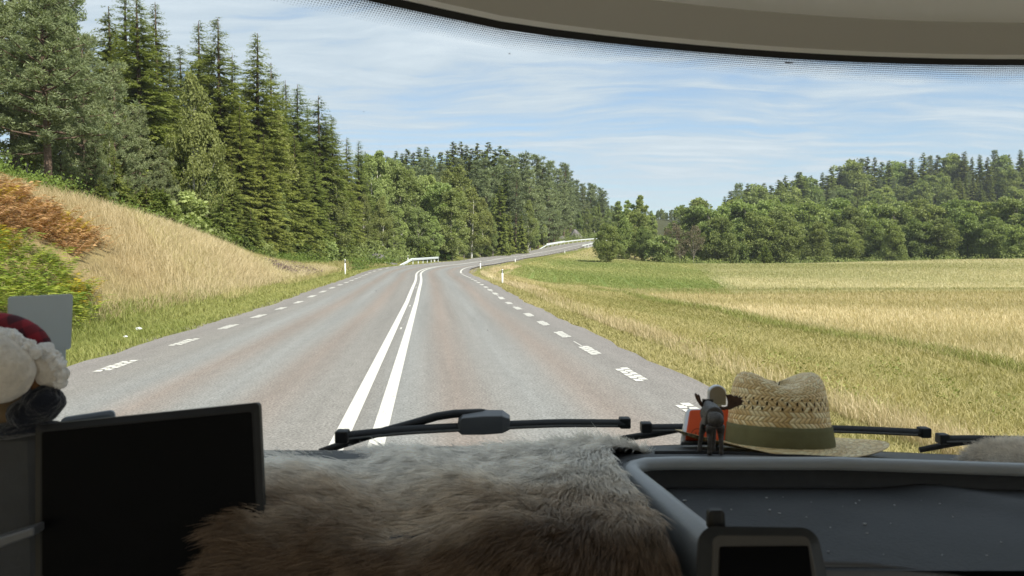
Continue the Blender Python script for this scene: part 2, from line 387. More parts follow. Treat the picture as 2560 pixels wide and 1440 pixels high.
# ragged asphalt edge
_e = np.abs(uv[:, 0] + AL) < 1e-3; Vt[_e, 0] += .10 * np.sin(uv[_e, 1] * 2.1) * np.sin(uv[_e, 1] * .77)
_e = np.abs(uv[:, 0] - AR) < 1e-3; Vt[_e, 0] += .10 * np.sin(uv[_e, 1] * 1.7) * np.sin(uv[_e, 1] * .9 + 1)
rd = tag(nobj('road', Vt, F, asphalt(), uv=uv, smooth=True), kind='structure')
PAINT = wornpaint()
def joined(parts):
    o = 0; vs = []; fs = []
    for v, f in parts: vs.append(v); fs.append(f + o); o += len(v)
    return np.concatenate(vs), np.concatenate(fs)
parts = []
for uc in (-.18, .18): parts.append(strip(-50, 410, uc - .078, uc + .078, .006, .5)[:2])
rs = random.Random(3)
for k in range(60):
    s0 = rs.uniform(5, 60); parts.append(strip(s0, s0 + rs.uniform(.15, .8), rs.uniform(-.05, .0), rs.uniform(.0, .012), .006)[:2]) if k < 9 else None
nobj('centre_line', *joined(parts), PAINT, rd)
def combs(uc, phase, per, smax):
    parts = []; s0 = phase
    while s0 < smax:
        if s0 < 75:
            for j in range(5):
                for row in (0, 1):
                    off = (row - .5) * .10; a = s0 + j * .25 + row * .125; du = rs.uniform(-.012, .012)
                    parts.append(strip(a, a + .195, uc + off - .058 + du, uc + off + .058 + du, .006, .2)[:2])
        else: parts.append(strip(s0, s0 + 1.2, uc - .09, uc + .09, .006, .6)[:2])
        if rs.random() < .22 and s0 < 50: parts.append(strip(s0 + 1.3, s0 + 1.3 + rs.uniform(.6, 1.9), uc - .03, uc - .005, .006, .5)[:2])
        s0 += per
    return joined(parts)
nobj('edge_line', *combs(-EL, -19.4 + .0, 3.45, 300), PAINT, rd)
nobj('edge_line', *combs(ER, -19.6, 2.95, 66), PAINT, rd)
nobj('edge_line', *joined([strip(67, 86, ER - .07, ER + .07, .006, .5)[:2], combs(ER, 87, 2.95, 300)]), PAINT, rd)

# ------------------------------------------------------------------ leaves and trees
def rnd(seed): return np.random.RandomState(seed)
def unit(a): return a / np.maximum(np.linalg.norm(a, axis=-1, keepdims=True), 1e-9)
def diamonds(c, d, l, wd, nrm):
    """leaf shaped faces from base c along d"""
    d = unit(d); side = unit(np.cross(d, nrm)); l = np.asarray(l)[:, None]; wd = np.asarray(wd)[:, None]
    Vt = np.stack([c, c + d * l * .45 + side * wd * .5, c + d * l, c + d * l * .45 - side * wd * .5], 1).reshape(-1, 3)
    return Vt, np.arange(len(c) * 4).reshape(-1, 4)
def trunk_mesh(name, H, r0, m, rg, bend=.02, limbs=(), r1=.02, z0=-.6):
    mb = MB(); n = 9; ph = rg.uniform(0, 6.28, 2); pts = []; rad = []
    for i in range(n):
        t = i / (n - 1); pts.append((H * bend * math.sin(t * 3 + ph[0]) - H * bend * math.sin(ph[0]), H * bend * math.sin(t * 2.6 + ph[1]) - H * bend * math.sin(ph[1]), z0 + (H - z0) * t)); rad.append(r0 * (1 - t) ** .8 + r1)
    mb.tube(pts, rad, 8)
    for a, b, r in limbs:
        a = Vector(a); b = Vector(b); mid = (a + b) / 2 + Vector((0, 0, -.06 * (b - a).length)); mb.tube([a, mid, b], [r, r * .65, r * .25], 5, False)
    o = mb.build(name, m, smooth=True); me = o.data; bpy.data.objects.remove(o); return me
def spruce(seed, H=22., Rr=3.3, dens=1., far=False, bare=.03):
    rg = rnd(seed); cs = []; ds = []; ls = []; ws = []; tn = []; limbs = []
    z = H * bare + .3
    while z < H * .985:
        t = z / H; nb = int((5 + 8 * (1 - t)) * dens * (1 if not far else .75)) + 2
        for k in range(nb):
            L = Rr * 1.22 * min((1 - t) ** .70, (1 - t) * 3.3 + .015) * rg.uniform(.6, 1.15) * (.75 + .25 * min(1, t / .12)) + .10
            az = rg.uniform(0, 6.283); dr = -.12 - .45 * (1 - t) + rg.uniform(-.2, .2); zb = z + rg.uniform(-.35, .35); up = .25 * rg.uniform(.6, 1.4)
            m = max(3, int(L / (.15 if not far else .5))); q = np.linspace(.12, 1, m)
            r = q * L; h = zb + dr * r + up * q * q * L * .6
            pts = np.stack([np.cos(az) * r, np.sin(az) * r, h], -1)
            bt = rg.uniform(0, 1); rad = np.array((math.cos(az), math.sin(az), 0)); sd_ = np.array((-math.sin(az), math.cos(az), 0))
            for sgn in ((-1, 1, -.4, .5, 0) if not far else (-1, 1, -.4, .5)):
                cs.append(pts)
                sp = rg.uniform(.35, 1.0, (m, 1)) * sgn
                dd = rad * .75 + sd_ * sp + np.array((0, 0, 1.)) * rg.uniform(-1.1, .05, (m, 1)) * (.35 + .8 * (1 - t))
                ds.append(dd); sc = (1.15 - .5 * q) * (.36 + .76 * min(1, (1 - t) * 1.9)) * (1.5 if far else 1)
                ls.append((.72 if far else .46) * sc * rg.uniform(.7, 1.25, m)); ws.append((.30 if far else .125) * sc * (1.3 if far else 1) * rg.uniform(.8, 1.3, m)); tn.append(np.clip(.2 + .6 * q + .4 * (bt - .5) + rg.uniform(-.2, .2, m), 0, 1))  # tone rises along the branch: lit outer sprays and dark gaps painted in
        z += (.26 + .26 * (1 - t)) * (1 if not far else 1.9)
    c = np.concatenate(cs); d = np.concatenate(ds); l = np.concatenate(ls); wd = np.concatenate(ws); tn = np.concatenate(tn)
    c = c + rg.normal(0, .05, c.shape); nr = np.array((0, 0, 1.)) + rg.normal(0, .5, c.shape)
    Vt, F = diamonds(c, d, l, wd, nr); tone = np.repeat(tn, 4)
    # leader
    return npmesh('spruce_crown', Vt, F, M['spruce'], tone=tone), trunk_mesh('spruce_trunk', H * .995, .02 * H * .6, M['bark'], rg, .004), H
def pine(seed, H=17., Rr=3.4, lo=.35, nb=46, tufts=11, far=False, m='pine'):
    rg = rnd(seed); cs = []; ds = []; ls = []; ws = []; tn = []; limbs = []
    for b in range(nb):
        t = lo + (1 - lo) * (b / nb) ** .9 + rg.uniform(-.01, .01); t = min(t, .985); az = b * 2.4 + rg.uniform(-.5, .5)
        f = (t - lo) / (1 - lo); L = Rr * (.55 + .6 * math.sin(min(1, f * 1.25 + .22) * 3.0)) * (1 - f * .45) * rg.uniform(.6, 1.15)
        L = max(L, .5); rise = .12 + .45 * f + rg.uniform(-.1, .2)
        base = np.array((0, 0, t * H)); tip = base + np.array((math.cos(az) * L, math.sin(az) * L, rise * L)); limbs.append((base, tip, .035 + .018 * L))
        k = max(3, int(tufts * L / Rr)); q = rg.uniform(.3, 1.05, k) ** .8
        pos = base + (tip - base) * q[:, None] + rg.normal(0, .16 * L ** .5 + .1, (k, 3)) * np.array((1, 1, .55))
        bt = rg.uniform(0, 1)
        for p in pos:
            n = 42 if not far else 12; dd = rg.normal(0, 1, (n, 3)); dd[:, 2] = np.abs(dd[:, 2]) * .8 + .1
            cs.append(np.tile(p, (n, 1)) + rg.normal(0, .12, (n, 3))); ds.append(dd); sc = 1 if not far else 1.6
            ls.append(rg.uniform(.2, .36, n) * (1 if not far else 2.4)); ws.append(rg.uniform(.05, .085, n) * (1.1 if not far else 2.2)); tn.append(np.clip(.5 + .5 * (bt - .5) + rg.uniform(-.3, .3, n), 0, 1))
    c = np.concatenate(cs); d = np.concatenate(ds)
    Vt, F = diamonds(c, d, np.concatenate(ls), np.concatenate(ws), rg.normal(0, 1, c.shape))
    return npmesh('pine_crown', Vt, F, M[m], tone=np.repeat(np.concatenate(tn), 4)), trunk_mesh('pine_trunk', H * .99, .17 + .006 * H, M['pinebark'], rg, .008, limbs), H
def broad(seed, H=15., Rr=3.8, lo=.12, shape='round', nc=110, nl=95, leaf=.3, m='broad', bark='greybark', sparse=0.):
    rg = rnd(seed); cz = H * (lo + (1 - lo) * .52); hz_ = H * (1 - lo) * .5; cl = []; limbs = []
    while len(cl) < nc:
        p = rg.uniform(-1, 1, 3); r = np.linalg.norm(p)
        if r > 1 or r < .25 or rg.uniform() > r ** 1.3: continue
        z = p[2]; k = 1.0
        if shape == 'column': k = .95 - .35 * max(z, 0) - .1 * abs(z)
        elif shape == 'birch': k = 1.0 - .55 * max(z, -.2)
        elif shape == 'cone': k = .95 - .62 * (z + 1) / 2 * 1.0 + .15
        lump = 1 + .18 * math.sin(3 * math.atan2(p[1], p[0]) + seed) + .14 * math.sin(5 * z + seed * 2)
        cl.append(np.array((p[0] * Rr * k * lump, p[1] * Rr * k * lump, cz + z * hz_)))
    cs = []; ds = []; tn = []; ls = []
    for i, p in enumerate(cl):
        f = (p[2] - H * lo) / (H * (1 - lo)); rr = rg.uniform(.6, 1.1) * Rr * .33 * (1.1 - .45 * f)
        n = int(nl * 1.5 * rg.uniform(.6, 1.3)); a = rg.normal(0, 1, (n, 3)); a = unit(a) * (rg.uniform(.35, 1, (n, 1)) ** .5) * rr
        a[:, 2] *= .72
        if shape == 'birch': a[:, 2] -= rg.uniform(0, .8, n) * rr
        cs.append(p + a); dd = unit(a) * .7 + rg.normal(0, .7, (n, 3)) + np.array((0, 0, -.25)); ds.append(dd)
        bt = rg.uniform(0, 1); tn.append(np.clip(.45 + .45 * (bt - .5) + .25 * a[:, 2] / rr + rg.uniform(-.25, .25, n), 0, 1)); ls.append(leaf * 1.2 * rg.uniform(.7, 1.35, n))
        if i % (3 if sparse or m == 'dry' else 6) == 0: limbs.append((np.array((0, 0, max(H * lo * .8, p[2] - np.hypot(p[0], p[1]) * 1.1 - .3))), p, .03 + .003 * H))
    c = np.concatenate(cs); l = np.concatenate(ls)
    Vt, F = diamonds(c, np.concatenate(ds), l, l * .62, rg.normal(0, 1, c.shape) + np.array((0, 0, .6)))
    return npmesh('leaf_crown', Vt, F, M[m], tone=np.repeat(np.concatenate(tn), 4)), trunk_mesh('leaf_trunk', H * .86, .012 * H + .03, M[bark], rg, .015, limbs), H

PROTO = {
    'spruce': [spruce(1), spruce(2, 23, 3.0), spruce(3, 21, 3.7, 1.1), spruce(4, 18, 2.6)],
    'young_spruce': [spruce(5, 8, 1.7), spruce(6, 7, 1.4)],
    'far_spruce': [spruce(11, 20, 2.9, 1, True), spruce(12, 22, 2.6, 1, True), spruce(13, 18, 3.1, 1, True)],
    'pine': [pine(21, 16, 3.5, .24, 70, 17), pine(22, 17, 3.2, .26, 66, 17), pine(23, 14, 3.4, .08, 74, 17)],
    'far_pine': [pine(31, 18, 3.3, .16, 64, 15, True), pine(32, 19, 3.0, .24, 60, 15, True), pine(33, 16, 3.4, .12, 64, 15, True)],
    'birch': [broad(41, 16, 2.8, .14, 'birch', 120, 90, .22, 'birch', 'birchbark'), broad(42, 15, 3.2, .1, 'birch', 130, 85, .24, 'birch', 'birchbark')],
    'aspen': [broad(51, 15, 2.6, .07, 'column', 120, 90, .26, 'aspen', 'birchbark'), broad(52, 14, 3.0, .05, 'round', 125, 90, .27, 'aspen'), broad(53, 16, 2.3, .1, 'column', 110, 90, .26, 'aspen')],
    'broadleaf': [broad(61, 15, 4.6, .05, 'round', 150, 85, .36), broad(62, 14, 4.3, .04, 'cone', 140, 85, .36), broad(63, 15, 4.8, .08, 'round', 150, 85, .38), broad(64, 13, 4.4, .03, 'round', 140, 85, .36)],
    'far_broadleaf': [broad(71, 14, 4.4, .1, 'round', 90, 60, .5, 'broad'), broad(72, 15, 4.0, .1, 'round', 90, 60, .5, 'broad')],
    'poplar': [broad(81, 17, 2.2, .04, 'column', 120, 85, .3, 'aspen'), broad(82, 16, 2.4, .04, 'column', 120, 85, .3, 'aspen')],
    'bare_tree': [broad(91, 11, 3.0, .3, 'round', 60, 26, .26, 'dry', 'greybark'), broad(92, 10, 3.0, .25, 'round', 60, 30, .26, 'dry', 'greybark')],
    'shrub': [broad(95, 3, 1.5, .02, 'round', 50, 70, .2, 'shrub', 'bark'), broad(96, 3.4, 1.2, .02, 'birch', 50, 70, .2, 'shrub', 'bark'), broad(97, 3, 1.6, .02, 'round', 50, 70, .2, 'aspen', 'bark')],
}
NAME = {'spruce': 'spruce_tree', 'young_spruce': 'young_spruce', 'far_spruce': 'spruce_tree', 'pine': 'pine_tree', 'far_pine': 'pine_tree', 'birch': 'birch_tree', 'aspen': 'aspen_tree', 'broadleaf': 'broadleaf_tree', 'far_broadleaf': 'broadleaf_tree', 'poplar': 'poplar_tree', 'bare_tree': 'bare_tree', 'shrub': 'shrub'}
TR = random.Random(17)
ALLT = []
def plant(kind, x, y, h, wide, group, label=None, var=None, lean=0):
    pr = PROTO[kind]; cr, tk, H = pr[TR.randrange(len(pr)) if var is None else var % len(pr)]
    z = hgt(x, y); r = empty(NAME[kind], (x, y, z - .1), TR.uniform(0, 6.28)); k = h / H
    r.scale = (k * wide, k * wide, k); r.rotation_euler[0] = lean
    link(bpy.data.objects.new('trunk', tk), r); link(bpy.data.objects.new('crown', cr), r)
    tag(r, label, {'shrub': 'shrub'}.get(kind, 'tree'), group)
    r['_px'] = proj((x, y, z + h))[0]; r['_h'] = h; ALLT.append(r); return r
def at_top(kind, px, topy, d, group, wide=1., label=None, var=None, lim=(3, 30), lean=0):
    p = P(px, topy, d); z = hgt(p[0], p[1]); h = p[2] - z
    hh = min(max(h, lim[0]), lim[1])
    if abs(hh - h) > .01: print('clamped', kind, px, topy, d, round(h, 1))
    return plant(kind, p[0], p[1], hh, wide, group, label, var, lean)

# ------------------------------------------------------------------ trees: left bank, middle wood, right edge, hill
g = 'pines and birches on the near left bank'
T = at_top
T('pine', 108, -60, 37, g, 1.15, 'big pine with bare dark lower trunk on the left bank', 0)
T('pine', 20, -150, 44, g, 1.2, 'broad pine cut off by the left edge of the picture', 1)
T('pine', -70, -160, 38, g, 1.1, 'pine leaning in from beyond the left edge of the picture', 2)
T('birch', 52, 60, 40, g, .5, 'thin birch with white trunk leaning behind the bare-trunked pine', 0, lean=.06)
T('birch', 78, 150, 42, g, .4, 'spindly second birch just right of the leaning white birch', 1)
T('pine', 205, 92, 50, g, .8, 'slim pine with pointed top right of the bare-trunked pine', 1)
T('pine', 165, -30, 54, g, .9, 'tall narrow pine rising behind the slim pointed pine', 0)
T('pine', 120, -40, 60, g, 1.0, 'dark pine deep in the wood behind the tall narrow pine', 2)
T('pine', 280, 165, 47, g, .75, 'bluish bushy pine in front of the big dark spruces', 2)
T('pine', 345, 272, 49, g, .8, 'lower bluish pine with tufted tip before the dark spruces', 2)
T('pine', 405, 372, 50, g, 1.0, 'small spreading pine at the top of the straw bank', 2)
T('pine', 235, 300, 42, g, .8, 'small pine with low grey boughs beside the brown ferns', 2)
T('pine', 150, 330, 40, g, .9, 'squat pine at the foot of the bare-trunked pine', 0)
T('birch', 270, 300, 46, g, .45, 'small yellowing birch beside the bright young spruce', 0)
g = 'spruces of the near left wood'
for px, ty, d, w_, lb in ((268, 8, 62, 1.1, 'big dark spruce farthest left on the spruce skyline'), (318, -40, 66, 1.05, 'big dark spruce whose tip is cut by the top of the picture'), (345, -20, 61, 1.15, 'very dark spruce standing in the gap behind the bluish pines'), (385, 0, 68, 1.0, 'dark spruce on the right shoulder of the big spruce clump'),
        (450, 110, 76, 1.0, 'shorter spruce filling the gap left of the twin-topped spruces'), (498, 48, 74, 1.0, 'left one of the two twin-topped tall spruces'), (540, 38, 72, 1.1, 'right one of the two twin-topped tall spruces'), (582, 132, 80, 1.0, 'spruce between the twin-topped pair and the lone spire'),
        (641, 76, 77, 1.15, 'lone spruce spire standing highest above the road bend'), (676, 152, 82, 1.0, 'spruce shouldering the lone spire on its right'), (600, 260, 70, .9, 'mid-sized sunlit spruce in front of the lone spire'), (712, 196, 104, .85, 'slender open-topped spruce left of the descending row'),
        (745, 206, 97, 1.05, 'tall spruce in the descending row, beside the slender one'), (798, 235, 92, 1.2, 'broad spruce in the middle of the descending row'), (830, 285, 100, 1.0, 'spruce low on the right slope of the descending row'), (868, 340, 108, 1.0, 'last big spruce before the line of aspens'), (898, 348, 114, .95, 'narrow spruce at the left end of the aspens'),
        (290, 60, 76, 1.0, 'spruce peeping between the two left skyline spruces'), (420, 120, 84, 1.0, 'darker spruce standing back behind the shorter gap spruce'), (520, 120, 88, 1.0, 'spruce standing back between the twin tops'), (560, 180, 90, 1.0, 'lower spruce right behind the twin tops'), (615, 190, 92, 1.0, 'spruce just left of the lone spire, set back'), (690, 230, 96, 1.0, 'spruce set back behind the right shoulder of the spire'), (770, 265, 106, 1.0, 'spruce set back in the descending row'), (815, 300, 112, 1.0, 'low spruce set back at the end of the descending row'),
        (540, 330, 64, .8, 'smaller spruce at the bank top behind the shrubs'), (660, 330, 72, .9, 'bright green spruce low in front of the lone spire'), (735, 330, 82, .95, 'full spruce below the tops of the descending row'), (785, 375, 86, .95, 'full low spruce in front of the broad descending spruce'), (580, 400, 64, .8, 'short full spruce at the wood edge over the straw bank'), (455, 310, 60, .85, 'full spruce left of the yellowish birch'), (700, 420, 76, .85, 'short full spruce above the heather'), (845, 400, 98, .9, 'short spruce behind the roadside birch')):
    T('spruce', px, ty, d, g, w_ * 1.22, lb)
for px, ty, d, lb in ((285, 385, 43, 'bright young spruce at the top of the bank'), (215, 430, 44, 'low young spruce near the dead branches'), (320, 440, 46, 'young spruce just right of the bright one'), (470, 450, 60, 'young spruce at the crest above the straw grass')):
    T('young_spruce', px, ty, d, 'young spruces on the bank', 1.1, lb)
g = 'birches among the spruces'
for px, ty, d, w_, k, lb in ((484, 182, 59, .62, 'birch', 'yellowish birch standing in front of the dark spruces'), (690, 275, 80, .6, 'birch', 'slim birch mixed into the descending spruces'), 
        (835, 430, 92, .8, 'birch', 'birch near the roadside just before the bend'), (400, 455, 52, .7, 'birch', 'small birch right of the spreading pine'), (700, 470, 76, .8, 'aspen', 'small pale aspen at the foot of the spruces'), (520, 430, 60, .8, 'aspen', 'small green aspen above the bank shrubs')):
    T(k, px, ty, d, g, w_, lb)
# the wood beyond the bend, left of the road
g = 'aspens and birches beyond the bend'
for px, ty, d, w_, k in ((925, 388, 118, .85, 'aspen'), (948, 378, 122, .8, 'aspen'), (978, 400, 126, .8, 'aspen'), (1003, 420, 124, .9, 'aspen'), (1036, 445, 130, .9, 'aspen'), (1066, 440, 134, .85, 'aspen'), (1100, 458, 128, 1.05, 'aspen'), (1130, 475, 126, 1.0, 'aspen'),
        (1045, 520, 120, 1.0, 'aspen'), (1000, 520, 118, .9, 'aspen'), (1085, 540, 122, 1.0, 'aspen'), (1148, 410, 150, 1.15, 'birch'), (1178, 470, 146, 1.1, 'birch'), (1205, 495, 150, 1.0, 'birch'), (1120, 420, 156, 1.0, 'birch'), (910, 480, 112, .8, 'birch'), (955, 490, 116, .8, 'birch'),
        (985, 570, 116, 1., 'aspen'), (1022, 590, 122, 1.1, 'aspen'), (1130, 560, 130, 1., 'aspen'), (1160, 575, 138, 1., 'aspen'), (1200, 570, 146, 1., 'aspen'), (1232, 545, 150, .9, 'aspen'), (1335, 545, 190, .9, 'aspen'), (1360, 550, 196, .9, 'aspen'), (1100, 590, 128, 1.1, 'aspen'), (1300, 575, 176, 1, 'aspen'),
        (1385, 540, 214, .9, 'birch'), (1320, 500, 186, .8, 'birch'), (1440, 535, 262, 1., 'aspen'), (1475, 540, 285, 1, 'aspen'), (1400, 560, 226, .9, 'aspen')):
    T(k, px, ty, d, g, w_)
g = 'aspens and birches beyond the bend'
for px, ty, d, k in ((1448, 530, 250, 'aspen'), (1468, 520, 258, 'birch'), (1486, 515, 262, 'aspen'), (1500, 530, 255, 'aspen'), (1415, 545, 240, 'birch'), (1520, 520, 262, 'aspen'), (1474, 560, 246, 'aspen'), (1408, 575, 236, 'aspen'), (1462, 572, 240, 'birch')):
    T(k, px, ty, d, g, 1.)
g = 'spruces and pines of the middle wood'
for px, ty, d, k in ((1508, 480, 275, 'far_pine'), (1440, 452, 285, 'far_pine'), (1478, 462, 280, 'far_pine'), (1495, 500, 268, 'far_spruce'), (1516, 505, 280, 'far_pine'), (1530, 515, 285, 'far_pine'), (1545, 520, 290, 'far_spruce'), (1420, 430, 290, 'far_pine'), (1460, 470, 300, 'far_pine'), (1480, 500, 290, 'far_spruce')):
    T(k, px, ty, d, g, 1.1)
for px, ty, d, k in ((905, 395, 125, 'far_pine'), (1250, 458, 158, 'far_spruce'), (1273, 525, 164, 'far_spruce'), (1303, 532, 168, 'far_spruce'), (1215, 428, 172, 'far_pine'), (1060, 398, 190, 'far_pine'), (1078, 402, 186, 'far_pine'), (1240, 420, 184, 'far_pine'), (1290, 440, 178, 'far_pine'), (1280, 400, 196, 'far_pine'), (1255, 395, 200, 'far_pine'),
        (1312, 392, 200, 'far_pine'), (1342, 396, 206, 'far_pine'), (1325, 430, 192, 'far_pine'), (1355, 420, 206, 'far_pine'), (1376, 406, 214, 'far_pine'), (1395, 425, 224, 'far_pine'), (1412, 412, 236, 'far_pine'), (1372, 460, 204, 'far_pine'), (1345, 470, 196, 'far_pine'), (1410, 462, 226, 'far_pine'), (1428, 456, 250, 'far_pine'),
        (1442, 470, 262, 'far_pine'), (1456, 462, 275, 'far_pine'), (1470, 478, 282, 'far_spruce'), (1485, 468, 296, 'far_pine'), (1500, 472, 310, 'far_pine'), (1425, 505, 244, 'far_pine'), (1455, 515, 268, 'far_spruce'), (1385, 490, 212, 'far_pine'), (1490, 520, 300, 'far_pine'), (1020, 415, 178, 'far_pine'), (1150, 400, 186, 'far_pine'), (1190, 405, 188, 'far_pine'),
        (1100, 415, 180, 'far_pine'), (1035, 420, 160, 'far_pine'), (1215, 400, 205, 'far_pine'), (975, 400, 165, 'far_pine'), (1235, 480, 170, 'far_spruce'), (1262, 430, 180, 'far_spruce')):
    T(k, px, ty, d, g, 1.0)
g = 'spruces on the ridge of the middle wood'
for px, ty in ((990, 376), (1005, 380), (1018, 369), (1033, 378), (1048, 364), (1066, 366), (1085, 385), (1102, 376), (1120, 372), (1134, 350), (1151, 353), (1166, 358), (1180, 370), (1195, 357), (1210, 374), (1221, 354), (1236, 372), (1248, 364), (1265, 368), (1286, 384), (1303, 395)):
    T('far_spruce', px, ty, TR.uniform(200, 225), g, TR.uniform(1.15, 1.45))
g = 'trees right of the bridge'
T('broadleaf', 1518, 558, 150, g, .92, 'round dark bush-like tree hiding the road end by the bridge', 3, lim=(4, 20))
T('broadleaf', 1588, 527, 172, g, .95, 'big rounded tree behind the bridge-end tree', 0)
T('broadleaf', 1562, 545, 166, g, .8, 'dark tree filling the gap behind the bridge-end tree', 1)
T('broadleaf', 1610, 565, 164, g, .7, 'lower rounded tree at the foot of the poplars', 3)
T('poplar', 1572, 497, 190, g, 1.1, 'tall poplar left of the highest poplar', 0)
T('poplar', 1603, 490, 188, g, 1.1, 'highest poplar right of the bridge', 1)
T('poplar', 1632, 530, 182, g, .9, 'short narrow poplar at the right end of the clump', 0)
T('poplar', 1546, 505, 200, g, .9, 'slender poplar at the left end of the clump', 1)
g = 'distant trees in the gap'
for px, ty in ((1560, 530), (1585, 528), (1612, 532), (1628, 526), (1645, 526), (1655, 522), (1666, 530), (1678, 524), (1690, 528), (1702, 522), (1716, 526), (1732, 520), (1748, 515), (1640, 540)):
    T('far_broadleaf', px, ty, TR.uniform(400, 440), g, .75, lim=(3, 40))
g = 'nearly bare trees by the field gap'
T('bare_tree', 1682, 556, 160, g, .8, 'nearly bare brownish tree with white forked trunk, left one', 0)
T('bare_tree', 1735, 565, 158, g, .8, 'nearly bare brownish tree right of the white forked one', 1)
T('bare_tree', 1700, 610, 155, g, .9, 'low grey-brown scrub tree beneath the two nearly bare trees', 1)
g = 'rounded trees along the far field edge'
for px, ty, d, w_ in ((1718, 512, 196, 1.), (1748, 500, 200, 1.), (1795, 540, 168, .95), (1780, 512, 190, 1.), (1820, 512, 196, 1.), (1858, 500, 198, 1.), (1878, 498, 190, 1.05), (1895, 530, 172, 1.), (1920, 505, 192, 1.), (1952, 500, 196, 1.), (1965, 545, 172, 1.), (1990, 498, 200, 1.), (2028, 508, 192, 1.), (2046, 556, 160, .95),
        (2068, 498, 198, 1.), (2100, 500, 196, 1.), (2128, 520, 180, 1.), (2160, 515, 190, 1.), (2118, 560, 166, .9), (2196, 503, 196, 1.), (2236, 565, 160, 1.), (2190, 560, 166, .95), (2240, 510, 190, 1.), (2290, 505, 192, 1.), (2300, 545, 170, 1.), (2340, 512, 190, 1.), (2350, 550, 168, 1.), (2388, 505, 190, 1.), (2420, 535, 172, 1.),
        (2430, 508, 190, 1.), (2470, 512, 186, 1.), (2480, 545, 166, 1.), (2512, 505, 186, 1.05), (2545, 492, 178, 1.1), (2552, 560, 158, .9), (2600, 500, 176, 1.1), (2660, 505, 172, 1.), (1755, 560, 172, .9), (1840, 560, 172, .9)):
    T('broadleaf', px, ty, d, g, w_ * 1.05, lim=(3, 26))
T('shrub', 1913, 612, 146, g, .8, 'small bright shrub at the field edge before the rounded trees', 1, lim=(2, 9))
g = 'trees on the right hill'
HS = ((1812, 488), (1828, 474), (1845, 462), (1870, 458), (1890, 462), (1910, 454), (1928, 460), (1948, 446), (1965, 438), (1980, 448), (1998, 426), (2012, 440), (2027, 438), (2040, 446), (2056, 428), (2068, 436), (2079, 416), (2098, 412), (2118, 402), (2135, 410), (2152, 402), (2168, 391), (2187, 390), (2205, 402), (2222, 398), (2240, 404), (2262, 398), (2280, 392), (2308, 381), (2325, 392), (2345, 385), (2362, 394), (2380, 384), (2396, 392), (2411, 376), (2430, 390), (2450, 384), (2470, 392), (2488, 377), (2505, 390), (2522, 384), (2552, 372), (2575, 380), (2600, 376), (2640, 372))
for i, (px, ty) in enumerate(HS):
    k = 'far_broadleaf' if i % 7 == 4 else 'far_pine' if i % 9 == 2 else 'far_spruce'
    # farther out the same ridge line is reached by a lower tree: search the hill for a fitting height
    want = TR.uniform(13, 19); best = None
    for d in range(250, 420, 6):
        p = P(px, ty, d); h = p[2] - hgt(p[0], p[1])
        if best is None or abs(h - want) < best[0]: best = (abs(h - want), d, h)
    T(k, px, ty, best[1], g, TR.uniform(1.15, 1.5) if k == 'far_spruce' else 1., lim=(8, 30))
for i in range(95):
    px = 1830 + 800 * ((i * .618) % 1); f = TR.uniform(.12, 1.0)
    ty = np.interp(px, [a for a, b in HS], [b for a, b in HS]) + 12 + f * np.interp(px, [1810, 2100, 2600], [25, 80, 115])
    want = TR.uniform(11, 16); best = None
    for d in range(215, 400, 6):
        p = P(px, ty, d); h = p[2] - hgt(p[0], p[1])
        if best is None or abs(h - want) < best[0]: best = (abs(h - want), d, h)
    k = TR.choice(['far_spruce', 'far_pine', 'far_broadleaf', 'far_broadleaf', 'far_spruce'])
    T(k, px, ty, best[1], g, TR.uniform(.9, 1.25), lim=(8, 26))
for px, ty, d, lb in ((250, 440, 36, 'young spruce low in front of the bluish pines'), (365, 455, 46, 'young spruce where the straw bank meets the wood'), (180, 455, 36, 'young spruce left of the low pine boughs'), (555, 480, 58, 'young spruce behind the crest shrub'), (625, 520, 64, 'young spruce beside the dark leafed shrub')):
    T('young_spruce', px, ty, d, 'young spruces on the bank', 1.35, lb, lim=(1.5, 12))
g = 'shrubs along the wood edge'
for px, ty, d, lb in ((502, 535, 52, 'tall bright shrub at the crest of the straw bank'), (560, 560, 58, 'leafy shrub just right of the bank crest'), (530, 570, 54, 'low shrub under the bright crest shrub'), (600, 590, 62, 'dark leafed shrub under the lone spire'), (650, 600, 66, 'round shrub low at the wood edge'), (440, 480, 50, 'grey-green shrub left of the crest shrubs'),
        (380, 480, 47, 'bushy shrub below the spreading pine'), (700, 620, 74, 'shrub beside the purple heather'), (760, 610, 80, 'shrub above the heather'), (810, 600, 86, 'shrub behind the left marker post'), (850, 620, 92, 'low shrub by the left marker post'), (930, 600, 104, 'yellow-green shrub left of the grey rock'), (985, 625, 112, 'shrub right of the grey rock'),
        (1060, 610, 118, 'shrub behind the short guardrail'), (1115, 620, 126, 'shrub past the end of the short guardrail'), (1245, 600, 160, 'shrub under the dark small spruce'), (1215, 612, 150, 'shrub left of the dark small spruce'), (130, 470, 40, 'dead-looking shrub at the foot of the bare-trunked pine'), (1660, 592, 160, 'green shrub in the field gap')):
    T('shrub', px, ty, d, g, 1.1, lb, lim=(1.2, 7))

